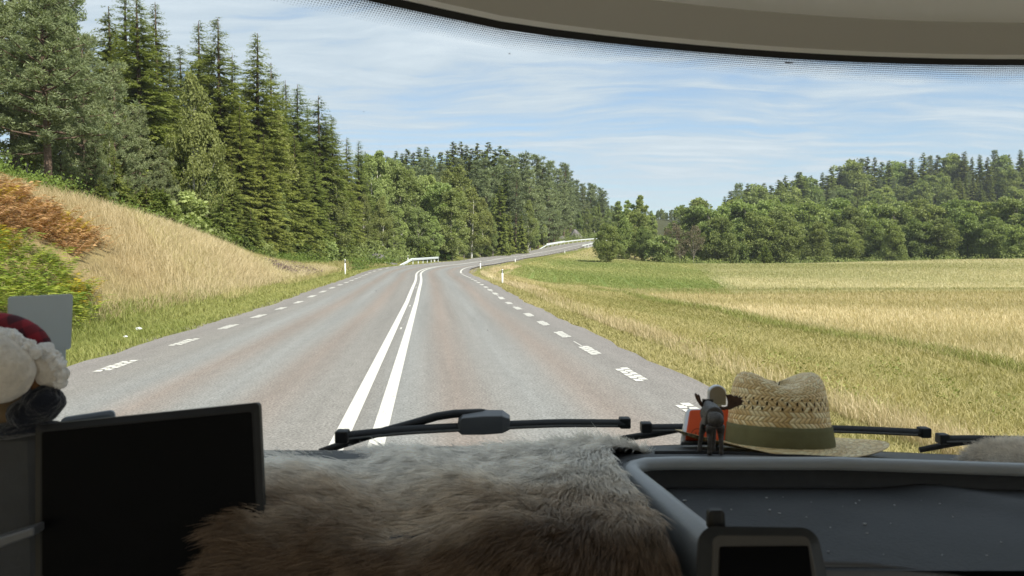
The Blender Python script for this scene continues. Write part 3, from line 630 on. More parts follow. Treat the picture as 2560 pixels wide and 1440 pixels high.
# labels for the repeats that are told apart by their place in the row
ORD = ['first', 'second', 'third', 'fourth', 'fifth', 'sixth', 'seventh', 'eighth', 'ninth', 'tenth'] 
def ordw(n):
    if n < 10: return ORD[n]
    n += 1; sfx = 'th' if 10 <= n % 100 <= 20 else {1: 'st', 2: 'nd', 3: 'rd'}.get(n % 10, 'th'); return f'{n}{sfx}'
DESC = {'aspens and birches beyond the bend': {'aspen_tree': 'pale green aspen in the wood beyond the road bend', 'birch_tree': 'yellowish birch in the wood beyond the road bend'},
        'spruces and pines of the middle wood': {'pine_tree': 'blue-green pine in the wood left of the far road', 'spruce_tree': 'dark spruce among the pines left of the far road'},
        'spruces on the ridge of the middle wood': {'spruce_tree': 'pointed dark spruce on the middle ridge skyline'},
        'distant trees in the gap': {'broadleaf_tree': 'hazy distant tree seen through the field gap'},
        'rounded trees along the far field edge': {'broadleaf_tree': 'rounded green tree along the far field edge'},
        'trees on the right hill': {'spruce_tree': 'dark pointed spruce on the right hill', 'pine_tree': 'grey-green pine on the right hill', 'broadleaf_tree': 'lighter rounded tree on the right hill'}}
for grp, kinds in DESC.items():
    for nm, text in kinds.items():
        row = sorted([o for o in ALLT if o.get('group') == grp and o.name.split('.')[0] == nm and not o.get('label')], key=lambda o: o['_px'])
        for i, o in enumerate(row): o['label'] = f'{text}, {ordw(i)} from the left'
for o in ALLT: del o['_px']; del o['_h']

# the wood on the far ridge and the wood floor's undergrowth: nobody could count them
def scatter_cones(name, pts, hs, m, n=60):
    cs = []; ds = []; ls = []; ws = []; rg = rnd(77)
    for p, h in zip(pts, hs):
        t = rg.uniform(0, 1, n); az = rg.uniform(0, 6.28, n); r = h * .2 * (1 - t) * rg.uniform(.3, 1, n)
        cs.append(np.array(p) + np.stack([np.cos(az) * r, np.sin(az) * r, t * h], -1)); ds.append(np.stack([np.cos(az), np.sin(az), -.6 + 0 * az], -1)); ls.append(h * .13 * rg.uniform(.7, 1.4, n)); ws.append(h * .06 * rg.uniform(.7, 1.4, n))
    c = np.concatenate(cs); d = np.concatenate(ds); Vt, F = diamonds(c, d, np.concatenate(ls), np.concatenate(ws), np.array((0, 0, 1.)) + rg.normal(0, .5, c.shape))
    return nobj(name, Vt, F, m, tone=np.repeat(rg.uniform(0, .7, len(c)), 4))
rg = rnd(8); px = rg.uniform(-60, 700, 900); py = rg.uniform(760, 980, 900)
tag(scatter_cones('far_wood', np.stack([px, py, height(px, py)], -1), rg.uniform(14, 22, 900), M['spruce']), 'dark far-off wood on the horizon ridge', 'wood', kind='stuff')
def leafclumps(name, x, y, n, r, hgt_, leaf, m, seed):
    rg = rnd(seed); k = len(x); z = height(x, y); c = np.repeat(np.stack([x, y, z], -1), n, 0); a = rg.normal(0, 1, (k * n, 3)) * np.array((r, r, 0)); a[:, 2] = rg.uniform(0, 1, k * n) * np.repeat(rg.uniform(.4, 1.2, k), n) * hgt_
    d = rg.normal(0, 1, (k * n, 3)) + np.array((0, 0, .4)); l = leaf * rg.uniform(.6, 1.4, k * n)
    Vt, F = diamonds(c + a, d, l, l * .6, rg.normal(0, 1, c.shape)); t = np.repeat(np.clip(np.repeat(rg.uniform(.1, .9, k), n) + rg.uniform(-.3, .3, k * n), 0, 1), 4)
    return nobj(name, Vt, F, m, tone=t)
s = rg.uniform(75, 300, 1200); v = rg.uniform(0, 1, 1200) ** 1.4 * 30 + np.interp(s, [75, 95, 300], [13, 10, 9.5]); q = rp(s, -v)
tag(leafclumps('undergrowth', q[:, 0], q[:, 1], 50, .9, 1.7, .3, M['broad'], 4), 'green undergrowth along the wood edge beyond the left marker post', 'undergrowth', kind='stuff')
s = rg.uniform(24, 80, 700); v = rg.uniform(0, 1, 700) ** 1.4 * 16 + np.interp(s, [24, 45, 62, 80], [15.5, 14.6, 13.5, 11]); q = rp(s, -v)
tag(leafclumps('undergrowth', q[:, 0], q[:, 1], 150, .6, 1.0, .12, M['shrub'], 6), 'low leafy undergrowth along the top of the straw bank', 'undergrowth', kind='stuff')
x = rg.uniform(30, 190, 420); y = 150 + rg.uniform(0, 12, 420)
tag(leafclumps('hedge_growth', x, y, 60, .9, 1.5, .24, M['broad'], 5), 'low dark growth under the rounded trees at the field edge', 'undergrowth', kind='stuff')
# ------------------------------------------------------------------ grass
def inside(poly, px, py):
    r = np.zeros(len(px), bool); j = len(poly) - 1
    for i in range(len(poly)):
        (xi, yi), (xj, yj) = poly[i], poly[j]; r ^= ((yi > py) != (yj > py)) & (px < (xj - xi) * (py - yi) / (yj - yi + 1e-9) + xi); j = i
    return r
M['straw'] = leafmat('dry_grass', (.40, .315, .18), (.64, .545, .36), .25, 0)
M['green'] = leafmat('green_grass', (.17, .20, .045), (.34, .33, .12), .25, 0)
M['mixed'] = leafmat('mixed_grass', (.245, .232, .075), (.54, .455, .24), .25, 0)
M['palegrass'] = leafmat('pale_grass', (.27, .275, .11), (.74, .645, .43), .25, 0); M['meadow'] = leafmat('meadow_grass', (.36, .315, .15), (.76, .64, .43), .25, 0); M['field'] = leafmat('field_grass', (.17, .22, .055), (.46, .42, .19), .25, 0)
def blades(name, x, y, h, wd, m, seed, lean=.35, tone=None, label=None):
    rg = rnd(seed); n = len(x); z = height(x, y) - .03; b = np.stack([x, y, z], -1); az = rg.uniform(0, 6.28, n); side = np.stack([np.cos(az), np.sin(az), 0 * az], -1)
    ln = rg.normal(0, lean, (n, 3)); ln[:, 2] = 0; ln[:, 0] -= .12
    mid = b + np.array((0, 0, 1.)) * (h * .6)[:, None] + ln * (h * .35)[:, None]; tip = b + np.array((0, 0, 1.)) * (h * (1 - .25 * rg.uniform(0, 1, n)))[:, None] + ln * (h * 1.0)[:, None]
    wv_ = side * wd[:, None] * .5
    Vt = np.stack([b - wv_, b + wv_, mid + wv_ * .8, tip, mid - wv_ * .8], 1).reshape(-1, 3)
    F = np.arange(n)[:, None] * 5 + np.array((0, 1, 2, 4))[None]; 
    F2 = np.arange(n)[:, None] * 5 + np.array((4, 2, 3, 3))[None]
    # quads then tip triangles written as one triangle list
    T3 = np.concatenate([F[:, [0, 1, 2]], F[:, [0, 2, 3]], F2[:, [0, 1, 2]]])
    t = tone if tone is not None else np.clip(.5 + .5 * bumps(x * 3, y * 3) * .6 + rg.uniform(-.35, .35, n), 0, 1)
    return tag(nobj(name, Vt, T3, m, tone=np.repeat(t, 5)), label, 'grass', kind='stuff')
def logs(n, a, b, seed, p=1.): r = rnd(seed).uniform(0, 1, n) ** p; return a * (b / a) ** r
def wid(y, k=.00045, lo=.004): return lo + k * np.maximum(y, 4) * rnd(9).uniform(.6, 1.3, len(y))
# tall dry grass on the left bank
n = 260000; s = logs(n, 9, 74, 1); rr = rnd(2); v = 8.2 + rr.uniform(0, 1, n) * np.interp(s, [9, 30, 52, 62, 74], [14, 9, 7, 5.2, 1.6]); q = rp(s, -v); _z = height(q[:, 0], q[:, 1]); _pp = proj((q[:, 0], q[:, 1], _z)); BR = [(-420, 380), (20, 470), (190, 560), (285, 640), (215, 680), (240, 840), (60, 800), (-300, 860)]; _in = inside(BR, _pp[0], _pp[1])
keep = (~_in | (rr.uniform(0, 1, n) < .12)) & (rr.uniform(0, 1, n) < .35 + .65 * sm(-.5, .3, bumps(q[:, 0] * 2, q[:, 1] * 2))); q = q[keep]; v_ = v[keep]
blades('dry_bank_grass', q[:, 0], q[:, 1], rr.uniform(.2, .7, len(q)) * (.7 + .5 * sm(-.5, .6, bumps(q[:, 0] * 3, q[:, 1] * 3))), wid(q[:, 1], .0003, .003), M['straw'], 3, .42, tone=np.clip(.38 + .42 * bumps(q[:, 0] * 2.2 + 1, q[:, 1] * 2.2) + rr.uniform(-.35, .35, len(q)), 0, 1), label='tall straw coloured grass on the left bank')
n = 60000; s = logs(n, 9, 90, 4); v = 7.6 + rr.uniform(0, 1, n) * np.interp(s, [9, 90], [9, 4]); q = rp(s, -v); k = bumps(q[:, 0] * 2 + 5, q[:, 1] * 2) > .05; q = q[k]
blades('green_bank_grass', q[:, 0], q[:, 1], rr.uniform(.3, .7, len(q)), wid(q[:, 1], .0004, .003), M['mixed'], 5, .4, label='patches of green grass between the straw on the left bank')
n = 110000; s = logs(n, 6.5, 130, 6); v = AL + .05 + rr.uniform(0, 1, n) ** .8 * 3.6; q = rp(s, -v)
blades('left_verge_grass', q[:, 0], q[:, 1], rr.uniform(.05, .2, n) * (1 + .8 * (v > 7.2)), wid(q[:, 1], .0006, .005), M['green'], 7, .5, label='short green verge grass left of the road')
n = 120000; s = logs(n, 5.0, 170, 8); v = AR + .02 + rr.uniform(0, 1, n) * 1.7; q = rp(s, v)
blades('right_verge_grass', q[:, 0], q[:, 1], rr.uniform(.05, .17, n) * (1 - .65 * sm(35, 60, s)), wid(q[:, 1], .0006, .005), M['mixed'], 9, .5, label='short mown verge grass right of the road')
n = 70000; s = logs(n, 5.5, 110, 10); v = 5.5 + rr.uniform(0, 1, n) ** 1.3 * np.interp(s, [5, 14, 40], [.8, 1.1, 1.6]); q = rp(s, v); k = rr.uniform(0, 1, n) < (.1 + .9 * sm(-.3, .45, bumps(q[:, 0] * 2.5, q[:, 1] * 2))) * (1 - .8 * sm(55, 80, s)); q = q[k]
blades('dry_verge_grass', q[:, 0], q[:, 1], rr.uniform(.12, .40, len(q)), wid(q[:, 1], .0004, .003), M['straw'], 11, .3, label='taller dry grass along the right verge')
n = 230000; s = logs(n, 5.5, 75, 12); v = 6.2 + rr.uniform(0, 1, n) * 9.4; q = rp(s, v)
blades('mown_field_grass', q[:, 0], q[:, 1], rr.uniform(.08, .3, n) * (.7 + .6 * sm(-.3, .5, bumps(q[:, 0] * 2, q[:, 1] * 3))), wid(q[:, 1], .0005), M['mixed'], 13, .6, label='olive mown grass between verge and straw field')
n = 330000; s = logs(n, 14, 95, 14); v = 14.6 + rr.uniform(0, 1, n) * np.interp(s, [14, 40, 95], [18, 45, 70]); q = rp(s, v); k = q[:, 1] < 64 - .06 * q[:, 0]; q = q[k]
blades('straw_field', q[:, 0], q[:, 1], rr.uniform(.10, .36, len(q)), wid(q[:, 1], .00036), M['meadow'], 15, .35, tone=np.clip(.55 + .55 * bumps(q[:, 0] * .8 + 3, q[:, 1] * 2.2) + rr.uniform(-.3, .3, len(q)), 0, 1), label='tall straw coloured field grass on the right')
n = 200000; y = logs(n, 56, 150, 16); x1 = 18 + (y - 65) * .2; x = x1 + rr.uniform(0, 1, n) * np.maximum(y * .74 - x1, 4) 
blades('pale_field', x, y, rr.uniform(.10, .32, n), wid(y, .0004), M['palegrass'], 17, .35, tone=np.clip(.5 + .4 * bumps(x * .7, y) + rr.uniform(-.25, .35, n), 0, 1), label='paler field grass rising to the far ridge')
n = 130000; y = logs(n, 56, 160, 18); x0 = rp(y, 7)[:, 0]; x1 = 19 + (y - 65) * .2; x = x0 + rr.uniform(0, 1, n) * np.maximum(x1 - x0, 1)
trk = np.sin(x * 2.6 + 5 * np.sin(y * .05)) > .84; blades('green_field', x, y, rr.uniform(.08, .24, n) * np.where(trk, .4, 1.15), wid(y, .0005), M['field'], 19, .5, tone=np.clip(.45 + .5 * bumps(x * 1.2, y * .7) + .35 * sm(95, 140, y) + rr.uniform(-.3, .3, n) - .8 * trk, 0, 1), label='green mown field patch with curved wheel tracks')

n = 60000; s = logs(n, 100, 235, 20); v = AR + 1.3 + rr.uniform(0, 1, n) ** 1.4 * 26; q = rp(s, v)
blades('bank_grass', q[:, 0], q[:, 1], rr.uniform(.06, .22, n), wid(q[:, 1], .0005), M['field'], 21, .5, tone=np.clip(.55 + .4 * bumps(q[:, 0], q[:, 1]) + rr.uniform(-.3, .3, n), 0, 1), label='grass on the low bank below the far road')
n = 8000; s = logs(n, 12, 70, 22); v = 14.3 + rr.normal(0, .3, n) + .35 * np.sin(s * .4); q = rp(s, v)
blades('ditch_grass', q[:, 0], q[:, 1], rr.uniform(.15, .42, n), wid(q[:, 1], .0004), M['green'], 23, .4, tone=rr.uniform(.1, .7, n), label='darker green grass along the edge of the straw field')
x = rr.uniform(12, 70, 14000); y = 61 - .06 * x + rr.normal(0, .7, len(x))
blades('field_edge_grass', x, y, rr.uniform(.12, .34, len(x)), wid(y, .0004), M['green'], 24, .4, tone=rr.uniform(0, .5, len(x)), label='thin green line of grass between the two straw fields')
# ------------------------------------------------------------------ bracken, heather, weeds
def fern(n_p=16, L=1.05):
    cs = []; ds = []; ls = []
    for i in range(n_p):
        t = (i + 1) / (n_p + .5); p = np.array((t * L * .85, 0, .62 * math.sin(t * 2.0) * L)); l = .42 * L * (1 - t) ** .7 * (.45 + .55 * min(1, t * 3))
        for sg in (-1, 1): cs.append(p); ds.append((.45, sg, -.12)); ls.append(l)
    return np.array(cs), np.array(ds), np.array(ls)
FC, FD, FL = fern()
def bracken(name, pts, m, seed, size, label):
    rg = rnd(seed); n = len(pts); az = rg.uniform(0, 6.28, n); k = rg.uniform(.6, 1.2, n) * size; ca, sa = np.cos(az), np.sin(az)
    def rot(a): return np.stack([a[None, :, 0] * ca[:, None] - a[None, :, 1] * sa[:, None], a[None, :, 0] * sa[:, None] + a[None, :, 1] * ca[:, None], np.repeat(a[None, :, 2], n, 0)], -1)
    c = (rot(FC) * k[:, None, None] + pts[:, None]).reshape(-1, 3); d = rot(FD).reshape(-1, 3); l = (FL[None] * k[:, None]).ravel()
    Vt, F = diamonds(c, d, l, l * .2, np.array((0, 0, 1.)) + rg.normal(0, .35, c.shape)); t = np.repeat(np.clip(np.repeat(rg.uniform(0, 1, n), len(FL)) + rg.uniform(-.15, .15, len(l)), 0, 1), 4)
    return tag(nobj(name, Vt, F, m, tone=t), label, 'bracken', kind='stuff')
M['rust'] = leafmat('rust_bracken', (.27, .135, .06), (.66, .42, .21), .25, 0)
M['gold'] = leafmat('yellow_bracken', (.38, .27, .02), (.55, .42, .04), .3, 0)
M['fernv'] = leafmat('green_bracken', (.14, .22, .035), (.42, .46, .08), .35, 0)
M['heather'] = leafmat('heather', (.11, .075, .075), (.21, .145, .155), .15, 0)
def patch(poly, n, seed):
    """points of the bank under one outline of growth"""
    rg = rnd(seed); a = np.array(poly); px = rg.uniform(a[:, 0].min(), a[:, 0].max(), n * 3); py = rg.uniform(a[:, 1].min(), a[:, 1].max(), n * 3); k = inside(poly, px, py); h = hits(px[k][:n], py[k][:n]); h = h[~np.isnan(h[:, 0])]; u, s, _ = us(h[:, 0], h[:, 1]); h = h[u < -6.5]; h[:, 2] = height(h[:, 0], h[:, 1]); return h
bracken('rust_bracken', patch([(-420, 380), (20, 470), (190, 560), (285, 640), (200, 655), (60, 600), (-300, 600)], 1500, 31), M['rust'], 31, .72, 'rust brown dying bracken on the left bank')
bracken('green_bracken', patch([(-420, 600), (60, 615), (170, 690), (230, 770), (225, 840), (60, 800), (-300, 860)], 1100, 32), M['fernv'], 32, .75, 'bright green bracken low on the left bank')
bracken('yellow_bracken', np.concatenate([patch([(140, 560), (200, 570), (200, 610), (130, 605)], 26, 33), patch([(0, 495), (30, 500), (20, 525), (-20, 520)], 12, 34), patch([(150, 705), (235, 730), (240, 790), (190, 800), (150, 740)], 34, 35), patch([(-60, 610), (60, 615), (20, 650)], 24, 36)]), M['gold'], 33, .7, 'yellow bracken tufts between the rust and green bracken')
h = patch([(650, 655), (735, 660), (800, 690), (740, 696), (690, 680)], 420, 37)
tag(leafclumps('heather', h[:, 0], h[:, 1], 30, .25, .35, .1, M['heather'], 38), 'purple heather at the foot of the wood', 'heather', kind='stuff')
h = patch([(868, 655), (905, 640), (985, 652), (975, 668), (880, 686)], 200, 39)
tag(leafclumps('roadside_weeds', h[:, 0], h[:, 1], 40, .4, .8, .2, M['shrub'], 40), 'yellow-green weeds behind the left marker post', 'weeds', kind='stuff')
q = np.concatenate([rp(logs(16, 8, 60, 41), 6.3 + rnd(42).uniform(0, 1, 16) ** 1.5 * 4), rp(logs(11, 7.5, 15, 44), 5.8 + rnd(45).uniform(0, 1, 11) * 5)])
tag(leafclumps('field_weeds', q[:, 0], q[:, 1], 60, .13, .42, .045, M['green'], 43), 'leafy green weeds in the mown grass on the right', 'weeds', kind='stuff')

# ------------------------------------------------------------------ roadside things
M['white'] = mat('white_plastic', (.78, .78, .76), .5, noise=(8, .06)); M['black'] = mat('black_plastic', (.012, .012, .013), .5, .3)
M['steel'] = mat('galvanised_steel', (.60, .635, .64), .5, .5, 0, noise=(3, .08)); M['reflector'] = mat('reflector', (.6, .6, .58), .2, .6)
M['rock'] = mat('grey_rock', (.15, .14, .138), .9, .1, noise=(1.6, .6), bump=(5, 1.0)); M['concrete'] = mat('concrete', (.36, .345, .33), .85, .2, noise=(1.2, .25))
def at_px(u, target, s0, s1):
    """how far along the road a line u metres beside it reaches a picture column"""
    best = min(np.arange(s0, s1, .5), key=lambda s: abs(proj(rp(s, u))[0] - target)); return float(best)
g = 'roadside marker posts'
for i, (px, py, top, lb) in enumerate(((863, 688, 645, 'white marker post with black band on the left before the bend'), (1256, 709, 672, 'white marker post with black band nearest on the right verge'), (1201, 672, 652, 'white marker post on the inside of the bend'), (1288, 656, 645, 'small white marker post past the bend on the field side'),
        (1180, 646, 632, 'small white marker post on the far left of the bend'), (1325, 628, 618, 'tiny white marker post before the long guardrail'), (1020, 657, 638, 'white marker post behind the short guardrail'), (1412, 634, 624, 'tiny white marker post near the bridge'))):
    h = hits([px], [py], 20)[0]; 
    if np.isnan(h[0]): print('no hit', px, py); continue
    x, y, z = h; hh = min(1.35, max(.7, (py - top) * y / FPX)); r = empty('marker_post', (x, y, z - .03)); tag(r, lb, 'marker post', g)
    def ring(zq, wx, wy): return [(wx * math.cos(a) , wy * math.sin(a), zq) for a in np.linspace(0, 2 * math.pi, 12, endpoint=False)]
    mb = MB(); mb.rings([ring(-.2, .06, .05), ring(hh * .76, .055, .045)], cap=True); mb.build('post', M['white'], r, True)
    mb = MB(); mb.rings([ring(hh * .76, .056, .046), ring(hh * .93, .056, .046)], cap=True); mb.build('band', M['black'], r, True)
    mb = MB(); mb.rings([ring(hh * .93, .055, .045), ring(hh, .05, .04)], cap=True); mb.build('cap', M['white'], r, True)
    mb = MB(); mb.box((0, -.049, hh * .845), (.022, .004, .05)); mb.build('reflector', M['reflector'], r)
def guardrail(name, label, s0, s1, u, drop0=True, drop1=False, hgt_=.75):
    s = np.arange(s0, s1 + .01, 1.0); n = len(s); base = rp((s0 + s1) / 2, u); r = empty(name, tuple(base)); tag(r, label, 'guardrail', 'guardrails')
    def topz(i):
        z = hgt_
        if drop0 and i < 7: z = -.1 + (hgt_ + .1) * (i / 7)
        if drop1 and i > n - 8: z = -.1 + (hgt_ + .1) * ((n - 1 - i) / 7)
        return z
    prof = [(0, 0), (.03, -.03), (.08, -.07), (.08, -.12), (.02, -.16), (.08, -.20), (.08, -.25), (.03, -.29), (0, -.31)]
    rings = []
    for i, q in enumerate(s):
        sg = -1 if u > 0 else 1
        rings.append([tuple(rp(q, u + sg * a, topz(i) + b) - base) for a, b in prof] + [tuple(rp(q, u + sg * (a - .015), topz(i) + b) - base) for a, b in prof[::-1]])
    mb = MB(); mb.rings(rings, cap=True); mb.build('rail', M['steel'], r, True)
    for i in range(2, n, 3):
        p = rp(s[i], u + (-.06 if u < 0 else .06)) - base; z = topz(i); mb = MB(); mb.box((p[0], p[1], p[2] + (z - .6) / 2 - .05), (.05, .035, max((z + .6) / 2 - .02, .05))); mb.build('rail_post', M['steel'], r)
guardrail('guardrail', 'short pale guardrail with sloping end on the left of the bend', at_px(-5.6, 992, 70, 120), at_px(-5.6, 1098, 80, 130), -5.6)
guardrail('guardrail', 'long pale guardrail along the far left side leading to the bridge', at_px(-5.2, 1345, 150, 240), 236, -5.2)
guardrail('guardrail', 'low back guardrail standing behind the start of the long one', at_px(-6.6, 1366, 150, 240), at_px(-6.6, 1412, 160, 250), -6.6, False)
guardrail('guardrail', 'far guardrail on the field side over the bridge', 196, 228, 4.9, False, True)
bs0, bs1 = 199., 224.
base = rp(211, 4.6); br = empty('bridge', tuple(base)); tag(br, 'grey concrete bridge edge carrying the far road over a stream', 'bridge')
mb = MB(); ss = np.arange(bs0, bs1 + .1, 2)
mb.rings([[tuple(rp(q, a, b) - base) for a, b in ((4.42, -.02), (5.3, -.02), (5.3, -.75), (4.42, -.75))] for q in ss], cap=True); mb.build('deck_edge', M['concrete'], br)
mb = MB(); mb.rings([[tuple(rp(q, a, b) - base) for a, b in ((4.42, -.75), (5.1, -.75), (5.1, -4.5), (4.42, -4.5))] for q in (bs0, bs0 + 3)], cap=True); mb.build('abutment', M['concrete'], br)
mb = MB(); mb.rings([[tuple(rp(q, a, b) - base) for a, b in ((4.42, -.75), (5.1, -.75), (5.1, -4.5), (4.42, -4.5))] for q in (bs1 - 3, bs1)], cap=True); mb.build('abutment', M['concrete'], br)
def rock(px, py, d, sx_, sy_, sz_, seed, label):
    p = P(px, py, d); z = hgt(p[0], p[1]); bm = bmesh.new(); bmesh.ops.create_icosphere(bm, subdivisions=5, radius=1); rg = rnd(seed)
    k = [(rg.uniform(-1, 1, 3) * f, rg.uniform(0, 6.28), a) for f, a in ((2.2, .22), (3.5, .16), (6, .09), (11, .05), (20, .03))]; dirs = unit(rg.normal(0, 1, (14, 3))); off = rg.uniform(.45, .8, 14)
    for v in bm.verts:
        c = np.array(v.co); c = c * (1 + sum(a * math.sin(c @ q + ph) for q, ph, a in k))
        for dd, o in zip(dirs, off):
            e = c @ dd - o
            if e > 0: c = c - dd * e * .85
        v.co = c * np.array((sx_, sy_, sz_))
    me = bpy.data.meshes.new('rock_outcrop'); bm.to_mesh(me); bm.free(); me.materials.append(M['rock']); o = link(bpy.data.objects.new('rock_outcrop', me)); o.location = (p[0], p[1], z - .1); tag(o, label, 'rock', 'rock outcrops')
rock(940, 645, 98, 1.8, 2.2, 1.3, 1, 'grey rock outcrop beside the short guardrail'); rock(966, 652, 96, 1.1, 1.5, .6, 2, 'low grey rock on the right foot of the bigger outcrop')
rock(1437, 590, 236, 3.2, 2.6, 2.7, 3, 'tall grey rock face above the long guardrail'); rock(1404, 600, 226, 1.5, 1.6, 1.5, 4, 'small grey rock left of the tall rock face')
rock(62, 385, 41, 1.6, 1.2, .7, 5, 'flat pale rock on the bank under the white birch'); rock(610, 622, 60, 1.0, .9, .5, 6, 'low grey rock at the top edge of the straw bank')
M['paper'] = mat('crumpled_paper', (.78, .80, .82), .7)
for px, py, sz, lb in ((347, 832, .055, 'crumpled white litter on the left verge grass, larger piece'), (314, 851, .03, 'tiny scrap of white litter left of the larger piece')):
    q = hits([px], [py], 5)[0]; bm = bmesh.new(); bmesh.ops.create_icosphere(bm, subdivisions=3, radius=1); rg = rnd(int(px))
    for v in bm.verts: c = np.array(v.co); v.co = c * (1 + .35 * math.sin(c[0] * 5 + c[1] * 7) + rg.uniform(-.12, .12)) * np.array((1.2, .8, .6)) * sz
    me = bpy.data.meshes.new('litter'); bm.to_mesh(me); bm.free(); me.materials.append(M['paper']); o = link(bpy.data.objects.new('litter', me)); o.location = (q[0], q[1], q[2] + sz * .8 + .06); tag(o, lb, 'litter', 'white litter')

# ------------------------------------------------------------------ the cab the picture is taken from
M['dash'] = mat('dash_plastic', (.030, .032, .036), .55, .4, noise=(40, .15), bump=(180, .25)); M['dashrim'] = mat('satin_plastic', (.085, .088, .095), .34, .7)
M['trayrim'] = mat('lit_satin_rim', (.27, .285, .295), .36, .6, bump=(200, .1)); M['greyplas'] = mat('grey_plastic', (.16, .16, .158), .45, .4); M['headliner'] = mat('headliner_fabric', (.88, .86, .82), .95, .1, bump=(400, .2)); M['fascia'] = mat('taupe_trim', (.47, .455, .43), .9, .15, bump=(300, .2))
M['glossblack'] = mat('black_screen', (.003, .003, .0035), .35, .06); M['rubber'] = mat('black_rubber', (.012, .012, .013), .55, .35); M['shell'] = mat('pale_cab_lining', (.6, .58, .54), .9, .1)
def gd(x, z):
    """how far ahead the windscreen stands"""
    t = (z - 1.25) / .83; return (1.8 - .2 * (x - .85) ** 2) * (1 - t) + (1.29 - .27 * (x - .85) ** 2 - .22 * max(0., -x)) * t
def on_glass(px, py, off=0.):
    d = .3
    while d < 3:
        p = P(px, py, d)
        if p[1] + off * -1 > gd(p[0], p[2]): return P(px, py, d)
        d += .002
    return P(px, py, 1.2)
cab = empty('motorhome', (.85, -.6, 0)); tag(cab, 'dark motorhome cab with beige headliner and wide windscreen, seen from inside', 'motorhome')
cab0 = Vector((.85, -.6, 0))
def rel(v): return tuple(Vector(v) - cab0)
def loft(name, curves, m, n=49, x0=-1.05, x1=2.5, parent=None, uv=False):
    xs = np.linspace(x0, x1, n); vs = []; 
    for c in curves:
        for x in xs: y, z = c(x); vs.append(rel((x, y, z)))
    k = len(curves); i = np.arange(k * n).reshape(k, n); F = np.stack([i[:-1, :-1], i[:-1, 1:], i[1:, 1:], i[1:, :-1]], -1).reshape(-1, 4)
    uvs = np.array([(x * 1.0, j / max(1, k - 1)) for j in range(k) for x in xs])
    return nobj(name, vs, F, m, cab if parent is None else parent, smooth=True, uv=uvs if uv else None)
# glass
gm = bpy.data.materials.new('windscreen_glass'); gm.use_nodes = True; t = NT(gm.node_tree); gm.node_tree.nodes.clear()
tb = t.n('ShaderNodeBsdfTransparent'); tb.inputs[0].default_value = (.95, .97, .96, 1); gb = t.n('ShaderNodeBsdfGlossy'); gb.inputs['Roughness'].default_value = .02
mx = t.n('ShaderNodeMixShader'); mx.inputs[0].default_value = .015; t.L(tb.outputs[0], mx.inputs[1]); t.L(gb.outputs[0], mx.inputs[2]); o_ = t.n('ShaderNodeOutputMaterial'); t.L(mx.outputs[0], o_.inputs[0])
zs = [1.15, 1.35, 1.6, 1.85, 2.08]
ws_ = loft('windscreen', [(lambda x, z=z: (gd(x, z), z)) for z in zs], gm)
fm = bpy.data.materials.new('dotted_frit'); fm.use_nodes = True; t = NT(fm.node_tree); fm.node_tree.nodes.clear()
sp = t.n('ShaderNodeSeparateXYZ'); t.L(t.n('ShaderNodeUVMap').outputs[0], sp.inputs[0])
row = t.math('MULTIPLY', sp.outputs[1], 9.0); ph = t.math('MULTIPLY', t.math('FLOOR', row), .5)
fx = t.math('SUBTRACT', t.math('FRACT', t.math('ADD', t.math('MULTIPLY', sp.outputs[0], 330.), ph)), .5); fy = t.math('SUBTRACT', t.math('FRACT', row), .5)
dist = t.math('SQRT', t.math('ADD', t.math('MULTIPLY', fx, fx), t.math('MULTIPLY', fy, fy)))
rad = t.math('ADD', t.math('MULTIPLY', sp.outputs[1], .36), .10)
tb = t.n('ShaderNodeBsdfTransparent'); db = t.n('ShaderNodeBsdfDiffuse'); db.inputs[0].default_value = (.02, .02, .022, 1)
mx = t.n('ShaderNodeMixShader'); t.L(t.math('LESS_THAN', dist, rad), mx.inputs[0]); t.L(tb.outputs[0], mx.inputs[1]); t.L(db.outputs[0], mx.inputs[2]); o_ = t.n('ShaderNodeOutputMaterial'); t.L(mx.outputs[0], o_.inputs[0])
fr = loft('frit_band', [lambda x: (gd(x, 2.068) - .004, 2.068), lambda x: (gd(x, 2.084) - .004, 2.084)], M['black'], parent=ws_)
loft('dotted_band', [lambda x: (gd(x, 2.047 - .006 * min(1, max(0, (x + .1) / .9))) - .004, 2.047 - .006 * min(1, max(0, (x + .1) / .9))), lambda x: (gd(x, 2.068) - .004, 2.068)], fm, n=200, parent=fr, uv=True)
# headliner and the unseen rest of the cab, windows widened to let in light
loft('seal', [lambda x: (gd(x, 2.076) - .006, 2.077), lambda x: (gd(x, 2.076) - .018, 2.081)], M['headliner'])
loft('windscreen_header', [lambda x: (gd(x, 2.076) - .018, 2.081), lambda x: (gd(x, 2.076) - .030, 2.103), lambda x: (gd(x, 2.076) - .040, 2.126)], M['fascia'])
loft('headliner', [lambda x: (gd(x, 2.076) - .040, 2.126), lambda x: (gd(x, 2.076) - .10, 2.133), lambda x: (gd(x, 2.076) - .155, 2.134)], M['headliner'])
loft('roof_lining', [lambda x: (gd(x, 2.076) - .155, 2.134), lambda x: (gd(x, 2.076) - .165, 2.128), lambda x: (.30 - .05 * (x - .85) ** 2, 2.13), lambda x: (-.30, 2.135)], M['fascia'])
mb = MB()
mb.box(rel((.72, .02, 2.30)), (1.9, .38, .10)); mb.box(rel((.72, -1.62, 2.30)), (1.9, .68, .10)); mb.box(rel((-.59, -.65, 2.30)), (.59, .29, .10)); mb.box(rel((2.11, -.65, 2.30)), (.51, .29, .10)); mb.box(rel((.72, -2.25, .7)), (1.9, .04, .65)); mb.box(rel((.72, -2.25, 2.1)), (1.9, .04, .2)); mb.box(rel((.72, -.4, .35)), (1.85, 1.8, .04))  # gap left in the roof is an unseen skylight, added to brighten the dash
